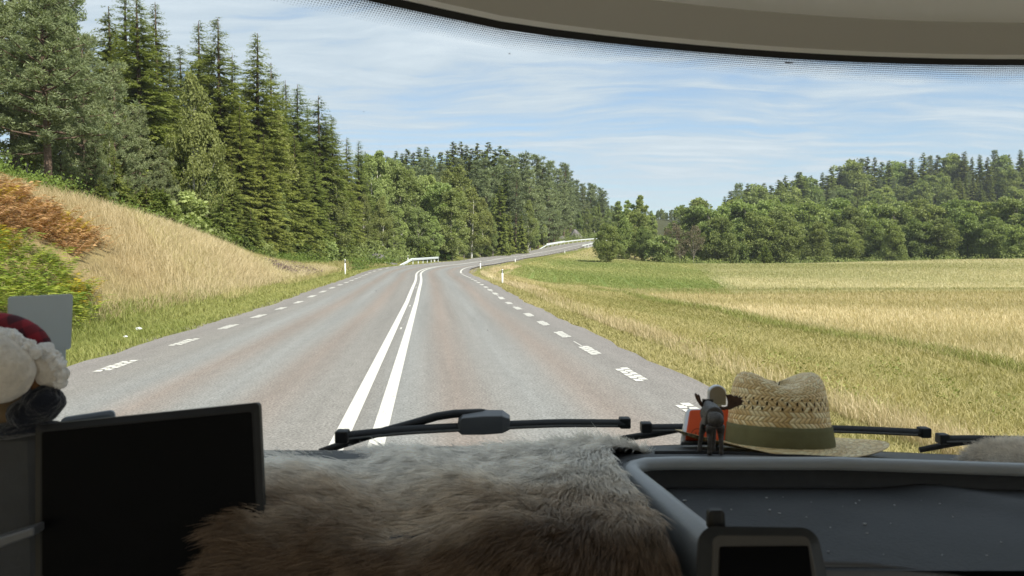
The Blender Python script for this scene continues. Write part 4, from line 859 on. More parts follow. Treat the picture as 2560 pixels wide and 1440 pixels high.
for sx_, x in ((-1, -1.16), (1, 2.62)):
    mb.box(rel((x, -.45, .76)), (.04, 1.78, .40)); mb.box(rel((x, -.45, 2.13)), (.04, 1.78, .10)); mb.box(rel((x, -2.1, 1.6)), (.04, .14, .4)); mb.box(rel((x, -.9, 1.6)), (.04, .06, .4))
mb.box(rel((.72, 1.36, .72)), (1.84, .03, .36)); mb.build('body_shell', M['shell'], cab)
# dashboard
def dz(x, d):
    """top of the dashboard"""
    return CAMZ - (.317 + .2 * max(0, d - 1.22) + .045 * max(0, x - .35) * (d > .8)) - (78 / 1920 - math.tan(PITCH)) * d - d * math.sin(PITCH) * 0
def dashpt(px, d, lift=0.):
    x = (px - 1280) / FPX * d; return Vector((x, d, dz(x, d) + lift))
ds_ = [2.0, 1.7, 1.5, 1.35, 1.22, 1.172, 1.168, 1.1, .95, .86]
xs = np.sort(np.r_[np.linspace(-1.1, 2.55, 58), .176, .186]); vs = []; rows = 0
for d in ds_:
    for x in xs: vs.append(rel((x, min(d, gd(x, 1.36) - .004), dz(x, d) - (.12 if (x > .18 and d < 1.17) or (x < -.29 and d < .96) else 0)))); 
    rows += 1
for d, z in ((.835, -.012), (.82, -.04), (.80, -.12), (.78, -.6)):
    for x in xs: vs.append(rel((x, min(d, gd(x, 1.36) - .02), dz(x, .86) + z - (.12 if x > .18 or x < -.29 else 0))));
    rows += 1
i = np.arange(rows * 60).reshape(rows, 60); F = np.stack([i[:-1, :-1], i[:-1, 1:], i[1:, 1:], i[1:, :-1]], -1).reshape(-1, 4)
db_ = nobj('dashboard', vs, F, M['dash'], cab, smooth=True)
# vents in the dash top under and beside the hat
mb = MB()
for j in range(5):
    d = 1.235 + j * .013; pts = [dashpt(px, d, .001) for px in range(1640, 2420, 40)]
    mb.tube([rel(p) for p in pts], .0016, 6)
mb.build('vent_slat', M['rubber'], cab)
# open tray with a rounded rim, let into the dashboard
RIM = .322
def rimz(d): return CAMZ - RIM + .012 - .002
rim = [(1570 - 1280, .80 + 0, None)]
pathL = [Vector((.262, .70, rimz(0) - .05)), Vector((.240, .80, rimz(0) - .006)), Vector((.224, .88, rimz(0) + .004)), Vector((.202, 1.0, rimz(0) + .004)), Vector((.188, 1.08, rimz(0) + .003)), Vector((.182, 1.12, rimz(0) + .002)), Vector((.188, 1.148, rimz(0))), Vector((.208, 1.163, rimz(0))), Vector((.25, 1.168, rimz(0))), Vector((.5, 1.166, rimz(0))), Vector((.8, 1.15, rimz(0) - .006)), Vector((1.2, 1.12, rimz(0) - .012))]
def sweep(name, path, prof, m, parent):
    mb = MB(); rings = []
    for k, p in enumerate(path):
        dq = (path[min(k + 1, len(path) - 1)] - path[max(k - 1, 0)]); dq.z = 0; dq.normalize(); nn = Vector((dq.y, -dq.x, 0))
        rings.append([rel(p + nn * a + Vector((0, 0, b))) for a, b in prof])
    mb.rings(rings, cap=True); return mb.build(name, m, parent, True)
tray = sweep('storage_tray', pathL, [(-.026, -.10), (-.025, -.012), (-.019, -.002), (-.010, .003), (.0, .002), (.007, -.004), (.0095, -.012), (.006, -.014), (.0, -.10)], M['trayrim'], cab)  # rim paler than the dash: sky highlight put into its colour
sweep('tray_wall', pathL, [(.004, -.012), (.008, -.012), (.009, -.08), (.004, -.08)], M['dash'], tray)  # separate dark strip, the inner face's shadow given by colour
fl = []; fs_ = []
nx_, ny_ = 40, 16
for jx in range(nx_):
    for jy in range(ny_):
        f = jy / (ny_ - 1); d = 1.16 - .36 * f; x = .185 + .03 * f + (1.2 - .185) * jx / (nx_ - 1); z = rimz(0) - .030 + .02 * (f - .5) + .008 * math.exp(-((x - .62 - f * .25) / .05) ** 2) * 1.0
        fl.append(rel((x, d, z)))
for jx in range(nx_ - 1):
    for jy in range(ny_ - 1): a = jx * ny_ + jy; fs_.append((a, a + 1, a + ny_ + 1, a + ny_))
tm = mat('dusty_black_plastic', (.022, .023, .025), .6, .35, noise=(9, .4), bump=(220, .4)); nobj('tray_floor', fl, fs_, tm, tray, smooth=True)
dustm = mat('dust', (.4, .4, .4), .9); rg = rnd(12); mb = MB()
for k in range(32):
    x = rg.uniform(.24, .62); d = rg.uniform(.84, 1.1); f = (1.16 - d) / .36; z = rimz(0) - .030 + .02 * (f - .5) + .0012; r_ = rg.uniform(.0003, .0010) * (1.6 if k < 10 else 1); mb.box(rel((x, d, z)), (r_ * 1.6, r_, r_ * .5), Matrix.Rotation(rg.uniform(0, 3), 3, 'Z'))
o = mb.build('dust_specks', dustm, tray); o['kind'] = 'stuff'
lip = [Vector((.235, .80, rimz(0) - .02)), Vector((.30, .815, rimz(0) - .014)), Vector((.38, .815, rimz(0) - .016)), Vector((.46, .80, rimz(0) - .022)), Vector((.56, .775, rimz(0) - .036)), Vector((.72, .74, rimz(0) - .055))]
sweep('tray_lip', lip, [(-.004, -.25), (-.004, -.004), (0, 0), (.004, -.004), (.004, -.25)], M['dashrim'], tray)
# raised block at the left end
mb = MB(); a, b = P(-200, 1062, .84), P(84, 1080, .84)
mb.box(rel(((a[0] + b[0]) / 2, .87, b[2] - .2)), ((b[0] - a[0]) / 2, .03, .2)); mb.build('instrument_binnacle', M['dash'], cab, bevel=.012)
mb = MB(); q = [P(-60, 1362, .80), P(84, 1318, .80), P(84, 1340, .80), P(-60, 1392, .80)]; mb.add([rel(p) for p in q] + [rel(p + np.array((0, .02, 0))) for p in q], [(0, 1, 2, 3), (7, 6, 5, 4), (0, 4, 5, 1), (1, 5, 6, 2), (2, 6, 7, 3), (3, 7, 4, 0)]); mb.build('trim_strip', M['dashrim'], cab, bevel=.002)

def rrect(n, r, asp):
    """outline of a rounded rectangle in 0..1, r relative to the width"""
    pts = []; ry = r * asp
    for cx_, cy_, a0 in ((1 - r, 1 - ry, 0), (r, 1 - ry, 90), (r, ry, 180), (1 - r, ry, 270)):
        for k in range(n): a = R(a0 + 90 * k / (n - 1)); pts.append((cx_ + r * math.cos(a), cy_ + ry * math.sin(a)))
    return pts
def slab(name, cor, th, r, m, parent=None, org=(0, 0, 0), inset=0., push=0., soft=.15):
    """rounded plate over four corners (top left, top right, bottom right, bottom left), th thick away from the viewer"""
    tl, tr_, br_, bl = (Vector(c) for c in cor); nrm = ((tr_ - tl).cross(bl - tl)).normalized()
    if nrm.y < 0: nrm = -nrm
    asp = (tr_ - tl).length / max((bl - tl).length, 1e-6)
    def bl_(u, v): return tl.lerp(tr_, u).lerp(bl.lerp(br_, u), 1 - v)
    ol = rrect(7, r, asp); rings = []
    for ins, dep in ((soft * th * 2, 0), (0, soft * th), (0, th * (1 - soft)), (soft * th * 2, th)):
        wd_ = (tr_ - tl).length; k = 1 - 2 * (ins + inset) / wd_; ky = 1 - 2 * (ins + inset) * asp / wd_
        rings.append([tuple(bl_(.5 + (u - .5) * k, .5 + (v - .5) * ky) + nrm * (dep + push) - Vector(org)) for u, v in ol])
    mb = MB(); mb.rings(rings, cap=True); o = mb.build(name, m, parent); return o
# screen on the left of the dash
cor = [P(85, 1064, .84), P(647, 1007, .875), P(672, 1560, .855), P(85, 1560, .825)]
base = Vector(cor[3]); r = empty('screen', tuple(base)); tag(r, 'black flat screen monitor standing at the left of the dashboard', 'monitor')
slab('housing', cor, .02, .02, M['rubber'], r, base); slab('display', cor, .003, .012, M['glossblack'], r, base, inset=.008, push=-.001)
cor = [P(150, 1046, .98), P(284, 1026, 1.0), P(300, 1130, 1.0), P(150, 1150, .98)]; bm_ = mat('blue_grey_plastic', (.17, .2, .24), .4)
r = empty('phone', tuple(cor[3])); tag(r, 'blue-grey flat phone edge showing behind the black screen', 'phone'); slab('case', cor, .012, .1, bm_, r, cor[3])
# wipers outside the glass
def wiper(pts_px, label, arm, clip):
    w_ = []
    for px, py in pts_px: p = on_glass(px, py); w_.append(Vector((p[0], p[1] + .03, p[2])))
    # resample smoothly
    cv = []
    for k in range(25):
        f = k / 24 * (len(w_) - 1); a = min(int(f), len(w_) - 2); cv.append(w_[a].lerp(w_[a + 1], f - a))
    for _ in range(3): cv = [cv[0]] + [(cv[k - 1] + cv[k] * 2 + cv[k + 1]) / 4 for k in range(1, len(cv) - 1)] + [cv[-1]]
    wp = empty('wiper', rel(cv[12]), parent=cab); wp['label'] = label; o0 = cv[12]
    mb = MB(); mb.rings([[tuple(p - o0 + Vector((0, a, b))) for a, b in ((-.009, -.009), (-.011, -.002), (-.008, .003), (-.002, .0075), (.006, .006), (.01, -.004), (.004, -.009))] for p in cv], cap=True); mb.build('blade', M['rubber'], wp, True)
    mb = MB(); mb.rings([[tuple(p - o0 + Vector((0, a, b))) for a, b in ((-.0135, -.006), (-.0135, -.003), (-.011, -.003), (-.011, -.006))] for p in cv[1:-1]], cap=True); mb.build('rubber_edge', M['greyplas'], wp)
    mb = MB()
    for e, s_ in ((cv[0], 1), (cv[-1], -1)): mb.box(tuple(e - o0 + Vector((.008 * s_, 0, 0))), (.012, .0135, .0115))
    mb.build('end_cap', M['rubber'], wp, bevel=.003)
    if clip:
        a, b = (cv[int(24 * q)] - o0 for q in clip); mb = MB(); mb.rings([[tuple(a.lerp(b, f) + Vector((0, q * k, z0 + zz_ * k))) for q, zz_, z0 in ((-.018, -.016, 0), (-.018, .022, 0), (.012, .03, 0), (.016, -.016, 0))] for f, k in ((0, .55), (.08, .9), (.5, 1), (.85, .95), (1, .6))], cap=True); mb.build('connector', M['dashrim'], wp, bevel=.002)
    mb = MB(); ap = []
    for px, py in arm: p = on_glass(px, py); ap.append(Vector((p[0], p[1] + .055, p[2])) - o0)
    mb.tube(ap, [.007] + [.0085] * (len(ap) - 2) + [.006], 8); mb.build('arm', M['rubber'], wp, True); return wp
wiper([(836, 1100), (1000, 1082), (1210, 1071), (1400, 1063), (1576, 1064)], 'longest wiper, lying across the middle of the windscreen', [(780, 1150), (900, 1108), (1010, 1078), (1085, 1056), (1130, 1049), (1200, 1046), (1250, 1052)], (.45, .60))
wiper([(1612, 1076), (1750, 1074), (1990, 1076), (2150, 1079), (2336, 1088)], 'wiper lying behind the straw hat', [(1560, 1112), (1640, 1100), (1700, 1088), (1800, 1072)], None)
wiper([(2366, 1104), (2460, 1103), (2700, 1110), (2900, 1125)], 'wiper at the right edge of the windscreen', [(2330, 1140), (2420, 1122), (2540, 1112)], None)
# pale blank card at the left of the windscreen
cm = mat('card_paper', (.62, .66, .66), .7); _t = NT(cm.node_tree); _tr = _t.n('ShaderNodeBsdfTranslucent'); _tr.inputs[0].default_value = (.62, .66, .68, 1); _mx = _t.n('ShaderNodeMixShader'); _mx.inputs[0].default_value = .5
_t.L(cm.node_tree.nodes['Principled BSDF'].outputs[0], _mx.inputs[1]); _t.L(_tr.outputs[0], _mx.inputs[2]); _t.L(_mx.outputs[0], cm.node_tree.nodes['Material Output'].inputs[0])
cor = [on_glass(36, 742), on_glass(196, 735), on_glass(190, 871), on_glass(34, 878)]; cor = [c * np.array((1, 1, 1)) - np.array((0, .012, 0)) for c in cor]
r = empty('card', tuple(cor[3])); tag(r, 'pale grey blank card stuck upright at the left of the windscreen', 'card'); slab('sheet', cor, .0015, .06, cm, r, cor[3], soft=.1)
cor2 = [on_glass(30, 874), on_glass(177, 870), on_glass(176, 906), on_glass(60, 925)]; cor2 = [c - np.array((0, .011, 0)) for c in cor2]; slab('tab', cor2, .0015, .04, cm, r, cor[3], soft=.1)

# ------------------------------------------------------------------ reindeer hides on the dash
def furmat(name, kind):
    m = bpy.data.materials.new(name); m.use_nodes = True; t = NT(m.node_tree); b = m.node_tree.nodes['Principled BSDF']
    c = t.n('ShaderNodeTexCoord').outputs['Object']; n = t.noise(t.mapv(c, (4, 7, 7)), 1.3, 4, .6, .4); n2 = t.noise(c, 40, 3, .6)
    sp = t.n('ShaderNodeSeparateXYZ'); t.L(c, sp.inputs[0])
    if kind: f = t.math('ADD', t.mr(sp.outputs[1], .78, 1.14, -.12, 1.0), t.math('MULTIPLY', t.math('SUBTRACT', n, .5), 1.1))  # noise patches are hide colour; browner front carries the shade in its colour
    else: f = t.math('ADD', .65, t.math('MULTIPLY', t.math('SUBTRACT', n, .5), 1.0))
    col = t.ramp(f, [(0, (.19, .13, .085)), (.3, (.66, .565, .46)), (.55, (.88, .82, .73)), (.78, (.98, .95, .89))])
    k = t.mr(n2, .3, .7, .75, 1.2); vm = t.n('ShaderNodeVectorMath', operation='SCALE'); t.L(col, vm.inputs[0])
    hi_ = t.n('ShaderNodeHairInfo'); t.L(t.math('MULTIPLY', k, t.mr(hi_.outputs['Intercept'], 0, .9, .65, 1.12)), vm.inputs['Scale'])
    t.L(vm.outputs[0], b.inputs['Base Color']); b.inputs['Roughness'].default_value = .6; b.inputs['Specular IOR Level'].default_value = .2; return m
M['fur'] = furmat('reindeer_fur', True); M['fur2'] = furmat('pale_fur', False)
def hairs(name, roots, dirs, lens, m, parent, seed, rad=.0005, seg=5, sag=.5):
    """hair by hair fur"""
    rg = rnd(seed); n = len(roots); cv = bpy.data.hair_curves.new(name); cv.add_curves([seg] * n)
    t = np.linspace(0, 1, seg)[None, :, None]; d = unit(dirs)[:, None]; l = lens[:, None, None]
    wob = rg.normal(0, .06, (n, 1, 3)) * t ** 2
    p = roots[:, None] + (d * t + wob + np.array((0, 0, -1.)) * sag * t ** 2 * .5) * l
    cv.attributes['position'].data.foreach_set('vector', p.reshape(-1, 3).astype(np.float32).ravel())
    r = np.broadcast_to((rad * (1 - .85 * t ** 1.5))[..., 0], (n, seg)); a = cv.attributes.get('radius') or cv.attributes.new('radius', 'FLOAT', 'POINT'); a.data.foreach_set('value', np.ascontiguousarray(r, np.float32).ravel())
    cv.materials.append(m); return link(bpy.data.objects.new(name, cv), parent)
FX = [-.62, -.5, -.40, -.30, -.2, -.1, 0, .1, .16, .22, .27, .31]
SEC = [(1.40, .375), (1.32, .352), (1.24, .323), (1.16, .308), (1.08, .302), (1.0, .301), (.92, .303), (.86, .312), (.82, .331), (.79, .358), (.772, .40), (.765, .46), (.76, .56)]
def hide_pt(a, b):
    """a across 0..1, b from the far edge to the fall over the dash front 0..1"""
    f = b * (len(SEC) - 1); i = min(int(f), len(SEC) - 2); q = f - i; d = SEC[i][0] * (1 - q) + SEC[i + 1][0] * q; dr = SEC[i][1] * (1 - q) + SEC[i + 1][1] * q
    x = -.60 + .83 * a
    near = 1 - sm(.84, 1.1, d)
    x = x - .078 * (1 - sm(1.18, 1.27, d)) * sm(.6, 1, a) + near * .022 * sm(.6, 1, a) + near * .29 * (1 - a) ** 1.5
    dd = d - .03 * (1 - sm(.0, .55, a)) * sm(1.0, 1.4, d) 
    dr = dr + .010 * (1 - sm(-.42, -.12, x)) * sm(1.0, 1.25, d) - .013 * np.exp(-((x - .1) / .16) ** 2) * sm(1.0, 1.2, d) * (1 - sm(1.25, 1.4, d)) + .012 * sm(.18, .3, x)
    dr = dr - .02 * np.exp(-((x + .33) / .10) ** 2) * near
    z = CAMZ - dr + .0035 * math.sin(x * 23 + d * 9) + .0035 * math.sin(x * 11 - d * 31 + 1) + .003 * math.sin(x * 37 + d * 17)
    return np.array((x, dd + .012 * math.sin(x * 17) * sm(1.2, 1.4, d), z))
na, nb = 70, 60; hv = np.array([hide_pt(a, b) for b in np.linspace(0, 1, nb) for a in np.linspace(0, 1, na)]); i = np.arange(na * nb).reshape(nb, na)
hF = np.stack([i[:-1, :-1], i[:-1, 1:], i[1:, 1:], i[1:, :-1]], -1).reshape(-1, 4)
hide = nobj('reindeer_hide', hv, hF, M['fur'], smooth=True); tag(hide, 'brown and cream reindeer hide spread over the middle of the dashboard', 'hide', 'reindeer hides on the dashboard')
def comb(grid, na, nb, n, seed, bias):
    rg = rnd(seed); g = grid.reshape(nb, na, 3); a = rg.uniform(0, na - 1.001, n); b = rg.uniform(0, nb - 1.001, n); ia, ib = a.astype(int), b.astype(int); fa, fb = (a - ia)[:, None], (b - ib)[:, None]
    p00, p10, p01, p11 = g[ib, ia], g[ib, ia + 1], g[ib + 1, ia], g[ib + 1, ia + 1]
    p = (p00 * (1 - fa) + p10 * fa) * (1 - fb) + (p01 * (1 - fa) + p11 * fa) * fb
    ta = unit((p10 - p00)); tb = unit(p01 - p00); nr = unit(np.cross(tb, ta)); nr = np.where(nr[:, 2:3] < -.2, -nr, nr); return p, ta, tb, nr, rg
p, ta, tb, nr, rg = comb(hv, na, nb, 90000, 51, 0)
cl1 = np.sin(p[:, 0] * 61 + 3 * np.sin(p[:, 1] * 47)) + np.sin(p[:, 1] * 83 + 2 * np.sin(p[:, 0] * 39 + 1)); cl2 = np.sin(p[:, 0] * 140 + p[:, 1] * 90 + 2 * np.sin(p[:, 1] * 120)); rgt = sm(-.15, .25, p[:, 0])
dirs = nr * (.25 + .08 * cl2)[:, None] + ta * (-.85 + 1.0 * rgt + .10 * cl1)[:, None] + tb * (.12 + .75 * rgt + .16 * cl2 + .10 * cl1)[:, None] + rg.normal(0, .07, p.shape)
far_ = sm(1.2, 1.36, p[:, 1]); dirs += nr * (far_ * .5)[:, None]
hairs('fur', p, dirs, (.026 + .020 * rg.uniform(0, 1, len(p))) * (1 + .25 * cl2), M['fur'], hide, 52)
# second, smaller hide at the right edge
na, nb = 24, 20; c0 = dashpt(2580, 1.31); hv2 = []
for b in np.linspace(0, 1, nb):
    for a in np.linspace(0, 1, na): u_ = a * 2 - 1; v_ = b * 2 - 1; hv2.append((c0.x + .01 + .085 * u_ + .015 * v_, c0.y + .10 * v_, c0.z - .015 + .043 * max(0, 1 - (abs(u_) ** 2.4)) ** .6 * (1 - .3 * v_ * v_) - .03 * (abs(v_) > .99)))
hv2 = np.array(hv2); i = np.arange(na * nb).reshape(nb, na); hF = np.stack([i[:-1, :-1], i[:-1, 1:], i[1:, 1:], i[1:, :-1]], -1).reshape(-1, 4)
hide2 = tag(nobj('reindeer_hide', hv2, hF, M['fur2'], smooth=True), 'small pale lump of hide at the right end of the dashboard', 'hide', 'reindeer hides on the dashboard')
p, ta, tb, nr, rg = comb(hv2, na, nb, 9000, 53, 0)
hairs('fur', p, nr * .7 + ta * -.25 - tb * .2 + rg.normal(0, .25, p.shape), .013 + .01 * rg.uniform(0, 1, len(p)), M['fur2'], hide2, 54, .0004)

# ------------------------------------------------------------------ straw hat
def strawmat(name, holes):
    m = bpy.data.materials.new(name); m.use_nodes = True; t = NT(m.node_tree); b = m.node_tree.nodes['Principled BSDF']
    sp = t.n('ShaderNodeSeparateXYZ'); t.L(t.n('ShaderNodeUVMap').outputs[0], sp.inputs[0]); u, v = sp.outputs[0], sp.outputs[1]
    row = t.math('FLOOR', v); fv = t.math('FRACT', v); odd = t.math('MODULO', t.math('ABSOLUTE', row), 2.0); sg = t.math('SUBTRACT', t.math('MULTIPLY', odd, 2.0), 1.0)
    uu = t.math('ADD', u, t.math('MULTIPLY', t.math('MULTIPLY', sg, fv), .9)); cell = t.math('FLOOR', uu); fu = t.math('FRACT', uu)
    cb = t.n('ShaderNodeCombineXYZ'); t.L(cell, cb.inputs[0]); t.L(row, cb.inputs[1]); wn_ = t.n('ShaderNodeTexWhiteNoise'); wn_.noise_dimensions = '2D'; t.L(cb.outputs[0], wn_.inputs['Vector'])
    e = t.math('MULTIPLY', t.math('SINE', t.math('MULTIPLY', fu, math.pi)), t.math('POWER', t.math('SINE', t.math('MULTIPLY', fv, math.pi)), .5))
    col = t.ramp(wn_.outputs['Value'], [(0, (.66, .46, .20)), (.5, (.90, .69, .36)), (1, (.97, .84, .52))])
    col = t.mix(t.mr(e, .08, .42, .75, 0), col, (.34, .22, .095))
    t.L(col, b.inputs['Base Color']); b.inputs['Roughness'].default_value = .5; b.inputs['Specular IOR Level'].default_value = .35
    bp = t.n('ShaderNodeBump'); bp.inputs['Strength'].default_value = .8; bp.inputs['Distance'].default_value = .003; t.L(e, bp.inputs['Height']); t.L(bp.outputs[0], b.inputs['Normal'])
    if holes:
        # two rows of open slits in the weave
        r1 = t.math('LESS_THAN', t.math('ABSOLUTE', t.math('SUBTRACT', v, holes)), 1.15); slit = t.math('LESS_THAN', t.math('ABSOLUTE', t.math('SUBTRACT', t.math('FRACT', t.math('ADD', t.math('MULTIPLY', u, .5), t.math('MULTIPLY', odd, .5))), .5)), .10)
        mid_ = t.math('GREATER_THAN', t.math('SINE', t.math('MULTIPLY', fv, math.pi)), .55); hm = t.math('MULTIPLY', t.math('MULTIPLY', r1, slit), mid_)
        tb_ = t.n('ShaderNodeBsdfTransparent'); mx_ = t.n('ShaderNodeMixShader'); t.L(hm, mx_.inputs[0]); t.L(b.outputs[0], mx_.inputs[1]); t.L(tb_.outputs[0], mx_.inputs[2]); t.L(mx_.outputs[0], m.node_tree.nodes['Material Output'].inputs[0])
    return m
hc = dashpt(1952, 1.44, .011); hat = empty('straw_hat', tuple(hc)); tag(hat, 'straw hat with olive green band and dented crown lying on the dashboard', 'hat')
tilt = Matrix.Rotation(math.atan(-.135), 3, 'X') @ Matrix.Rotation(R(1.2), 3, 'Y')
def hp(x, y, z): return tuple(tilt @ Vector((x * .955, y * .955, z * .985)))
NA = 96
def crown(rings, n=NA):
    vs = []; uvs = []
    for rr_, z, vv in rings:
        for k in range(n + 1):
            a = 2 * math.pi * k / n; ca, sa = math.cos(a), math.sin(a); x = rr_ * ca; y = rr_ * 1.16 * sa; zz_ = z
            top = min(1.15, max(0, (z - .094) / .038))
            if top > 0:
                zz_ = z - top * (.016 * math.exp(-((x + .004) / .046) ** 2) - .004 * math.cos(2 * a)) + .006 * top * (x / .07) ** 2
            vs.append(hp(x, y, zz_)); uvs.append((k / n * 64, vv))
    m_ = len(rings); i = np.arange(m_ * (n + 1)).reshape(m_, n + 1); return np.array(vs), np.stack([i[:-1, :-1], i[:-1, 1:], i[1:, 1:], i[1:, :-1]], -1).reshape(-1, 4), np.array(uvs)
prof = [(.101, .006), (.0995, .012), (.098, .022), (.0965, .034), (.0955, .046), (.094, .058), (.0925, .070), (.0905, .082), (.088, .094), (.085, .104), (.081, .112), (.075, .119), (.067, .1235), (.056, .1255), (.040, .126), (.022, .126), (.004, .126)]
prof = [(r_, z if z < .042 else .042 + (z - .042) * 1.12) for r_, z in prof]
Vt, F, uv = crown([(r_, z, j * 1.4) for j, (r_, z) in enumerate(prof)]); 
nobj('crown', Vt, F, strawmat('straw_weave', 9.4), hat, smooth=True, uv=uv)
ins = [(r_ * .965, z * .985 - .001, 0) for r_, z in prof]; Vt, F, uv = crown(ins); nobj('lining', Vt, F, mat('dark_lining', (.05, .035, .02), .9), hat, smooth=True)
vs = []; uvs = []; nr_ = 16
for side in (0, 1):
    for j in range(nr_):
        f = j / (nr_ - 1)
        for k in range(NA + 1):
            a = 2 * math.pi * k / NA; ca, sa = math.cos(a), math.sin(a); r0 = .099; rx_, ry_ = r0 + f * .102, r0 * 1.16 + f * .072
            z = .006 + f * (-.002) + .010 * f * f * (ca * ca) + (.012 * f * f * max(0, -ca)) - .003 * f * f * math.sin(3 * a) - .004 * f * max(0, -sa) - side * .0035 * (1 if f < 1 else .2)
            vs.append(hp(rx_ * ca, ry_ * sa, z)); uvs.append((k / NA * 66, f * 9))
i = np.arange(2 * nr_ * (NA + 1)).reshape(2, nr_, NA + 1)
F = np.concatenate([np.stack([q[:-1, :-1], q[:-1, 1:], q[1:, 1:], q[1:, :-1]], -1).reshape(-1, 4) for q in (i[0], i[1])] + [np.stack([i[0, -1, :-1], i[0, -1, 1:], i[1, -1, 1:], i[1, -1, :-1]], -1)])
nobj('brim', np.array(vs), F, strawmat('straw_brim', 0), hat, smooth=True, uv=np.array(uvs))
bandm = mat('olive_cotton', (.165, .16, .085), .9, .1, noise=(30, .15), bump=(600, .25))
Vt, F, uv = crown([(.1028, .005, 0), (.1024, .012, 0), (.1005, .024, 0), (.099, .034, 0), (.0982, .0415, 0), (.0962, .042, 0)]); 
Vt = Vt + np.random.RandomState(4).normal(0, .0003, Vt.shape); nobj('hat_band', Vt, F, bandm, hat, smooth=True)

# ------------------------------------------------------------------ orange case and small round mirror
om = mat('orange_red_plastic', (.62, .085, .022), .45, .4); sv = mat('silver_plastic', (.55, .57, .6), .35, .5, .5)
db0 = dashpt(1760, 1.50); r = empty('case', tuple(db0)); tag(r, 'orange-red case with silver edge leaning beside the straw hat', 'case')
dq = 1.50; cor = [P(1719, 1020, dq), P(1828, 1018, dq), P(1828, 1104, dq - .03), P(1706, 1104, dq - .03)]
slab('body', cor, .028, .05, sv, r, db0, push=.002); slab('front_panel', [P(1724, 1027, dq), P(1826, 1024, dq), P(1826, 1102, dq - .03), P(1712, 1102, dq - .03)], .006, .05, om, r, db0, push=-.005)
er = mat('dark_red_mark', (.22, .03, .012), .5); mb = MB(); ec = Vector(P(1741, 1081, dq - .028)) - db0 + Vector((0, -.008, 0))
mb.tube([tuple(ec + Vector((.011 * math.cos(a), .002 * math.sin(a) * 0, .009 * math.sin(a)))) for a in np.linspace(0, 2 * math.pi, 25)], .0007, 5, False)
for q in (-.003, .003): mb.box(tuple(ec + Vector((q, 0, 0))), (.0010, .0006, .0018))
mb.build('emblem', er, r)
mc = Vector(P(1793, 988, 1.56)); r = empty('small_mirror', tuple(Vector((mc.x, mc.y, dz(mc.x, 1.56))))); org = Vector(r.location); tag(r, 'small round-topped grey mirror on a stalk behind the moose figurine', 'mirror')
def arch(k): return [Vector((.0185 * k * x, 0, .0205 * k * z)) for x, z in [(-.95, -1), (.95, -1), (1, -.9), (1, .15)] + [(math.cos(a), .15 + .85 * math.sin(a)) for a in np.linspace(.15, math.pi - .15, 14)] + [(-1, .15), (-1, -.9)]]
mb = MB(); mb.rings([[tuple(mc - org + v + Vector((0, y, 0))) for v in arch(k)] for k, y in ((.93, -.002), (1, 0), (1, .008), (.8, .016))], cap=True); mb.build('housing', sv, r, True)
mb = MB(); mb.rings([[tuple(mc - org + v + Vector((0, y, 0))) for v in arch(k)] for k, y in ((.86, -.0032), (.86, -.0018))], cap=True); mb.build('glass', mat('mirror_face', (.24, .22, .18), .35, .5, .3), r)
mb = MB(); mb.tube([tuple(mc - org + Vector((0, .006, -.019))), tuple(mc - org + Vector((.001, .008, -.034))), (.002, .01, -.004)], [.004, .0035, .005], 8); mb.box(tuple(mc - org + Vector((0, .004, -.022))), (.009, .005, .004)); mb.build('stalk', sv, r, True)

# ------------------------------------------------------------------ moose figurine seen from behind
mm = mat('dark_grey_figurine', (.062, .056, .053), .5, .35, noise=(120, .35), bump=(260, .5)); am = mat('brown_antler', (.075, .040, .026), .6, .3, noise=(150, .3))
m0 = dashpt(1777, 1.228); moose = empty('moose_figurine', tuple(m0)); tag(moose, 'small dark moose figurine standing on the dashboard before the hat', 'figurine')
K = .096 / 153 * 1.0 # metres per picture dot at its distance
def mp(px, py, fwd): return Vector(P(px, py, 1.228 + fwd)) - m0
J = {'rump': (mp(1790, 1046, .000), .0165), 'rump2': (mp(1789, 1040, .012), .0185), 'belly': (mp(1783, 1040, .030), .0175), 'chest': (mp(1775, 1032, .048), .0175), 'wither': (mp(1773, 1020, .055), .0125), 'neck': (mp(1770, 1014, .066), .0105), 'head': (mp(1768, 1008, .078), .0095), 'muzz': (mp(1766, 1016, .094), .0075), 'nose': (mp(1765, 1022, .104), .0065),
     'hl1': (mp(1775, 1062, .004), .0095), 'hl2': (mp(1774, 1084, .010), .0052), 'hl3': (mp(1774, 1104, .001), .0036), 'hl4': (mp(1774, 1128, .004), .0034), 'hl5': (mp(1774, 1138, .001), .0050),
     'hr1': (mp(1802, 1062, .002), .0095), 'hr2': (mp(1802, 1084, .008), .0052), 'hr3': (mp(1803, 1104, -.001), .0036), 'hr4': (mp(1803, 1128, .002), .0034), 'hr5': (mp(1803, 1138, -.001), .0050),
     'fl1': (mp(1760, 1056, .048), .0078), 'fl2': (mp(1754, 1086, .050), .0042), 'fl3': (mp(1750, 1112, .049), .0034), 'fl4': (mp(1748, 1134, .046), .0046),
     'fr1': (mp(1782, 1056, .050), .0078), 'fr2': (mp(1784, 1086, .052), .0042), 'fr3': (mp(1784, 1112, .051), .0034), 'fr4': (mp(1783, 1134, .048), .0046),
     'tail': (mp(1797, 1050, -.013), .0035), 'earl': (mp(1757, 1004, .073), .003), 'earr': (mp(1784, 1005, .073), .003), 'bell': (mp(1768, 1034, .082), .004)}
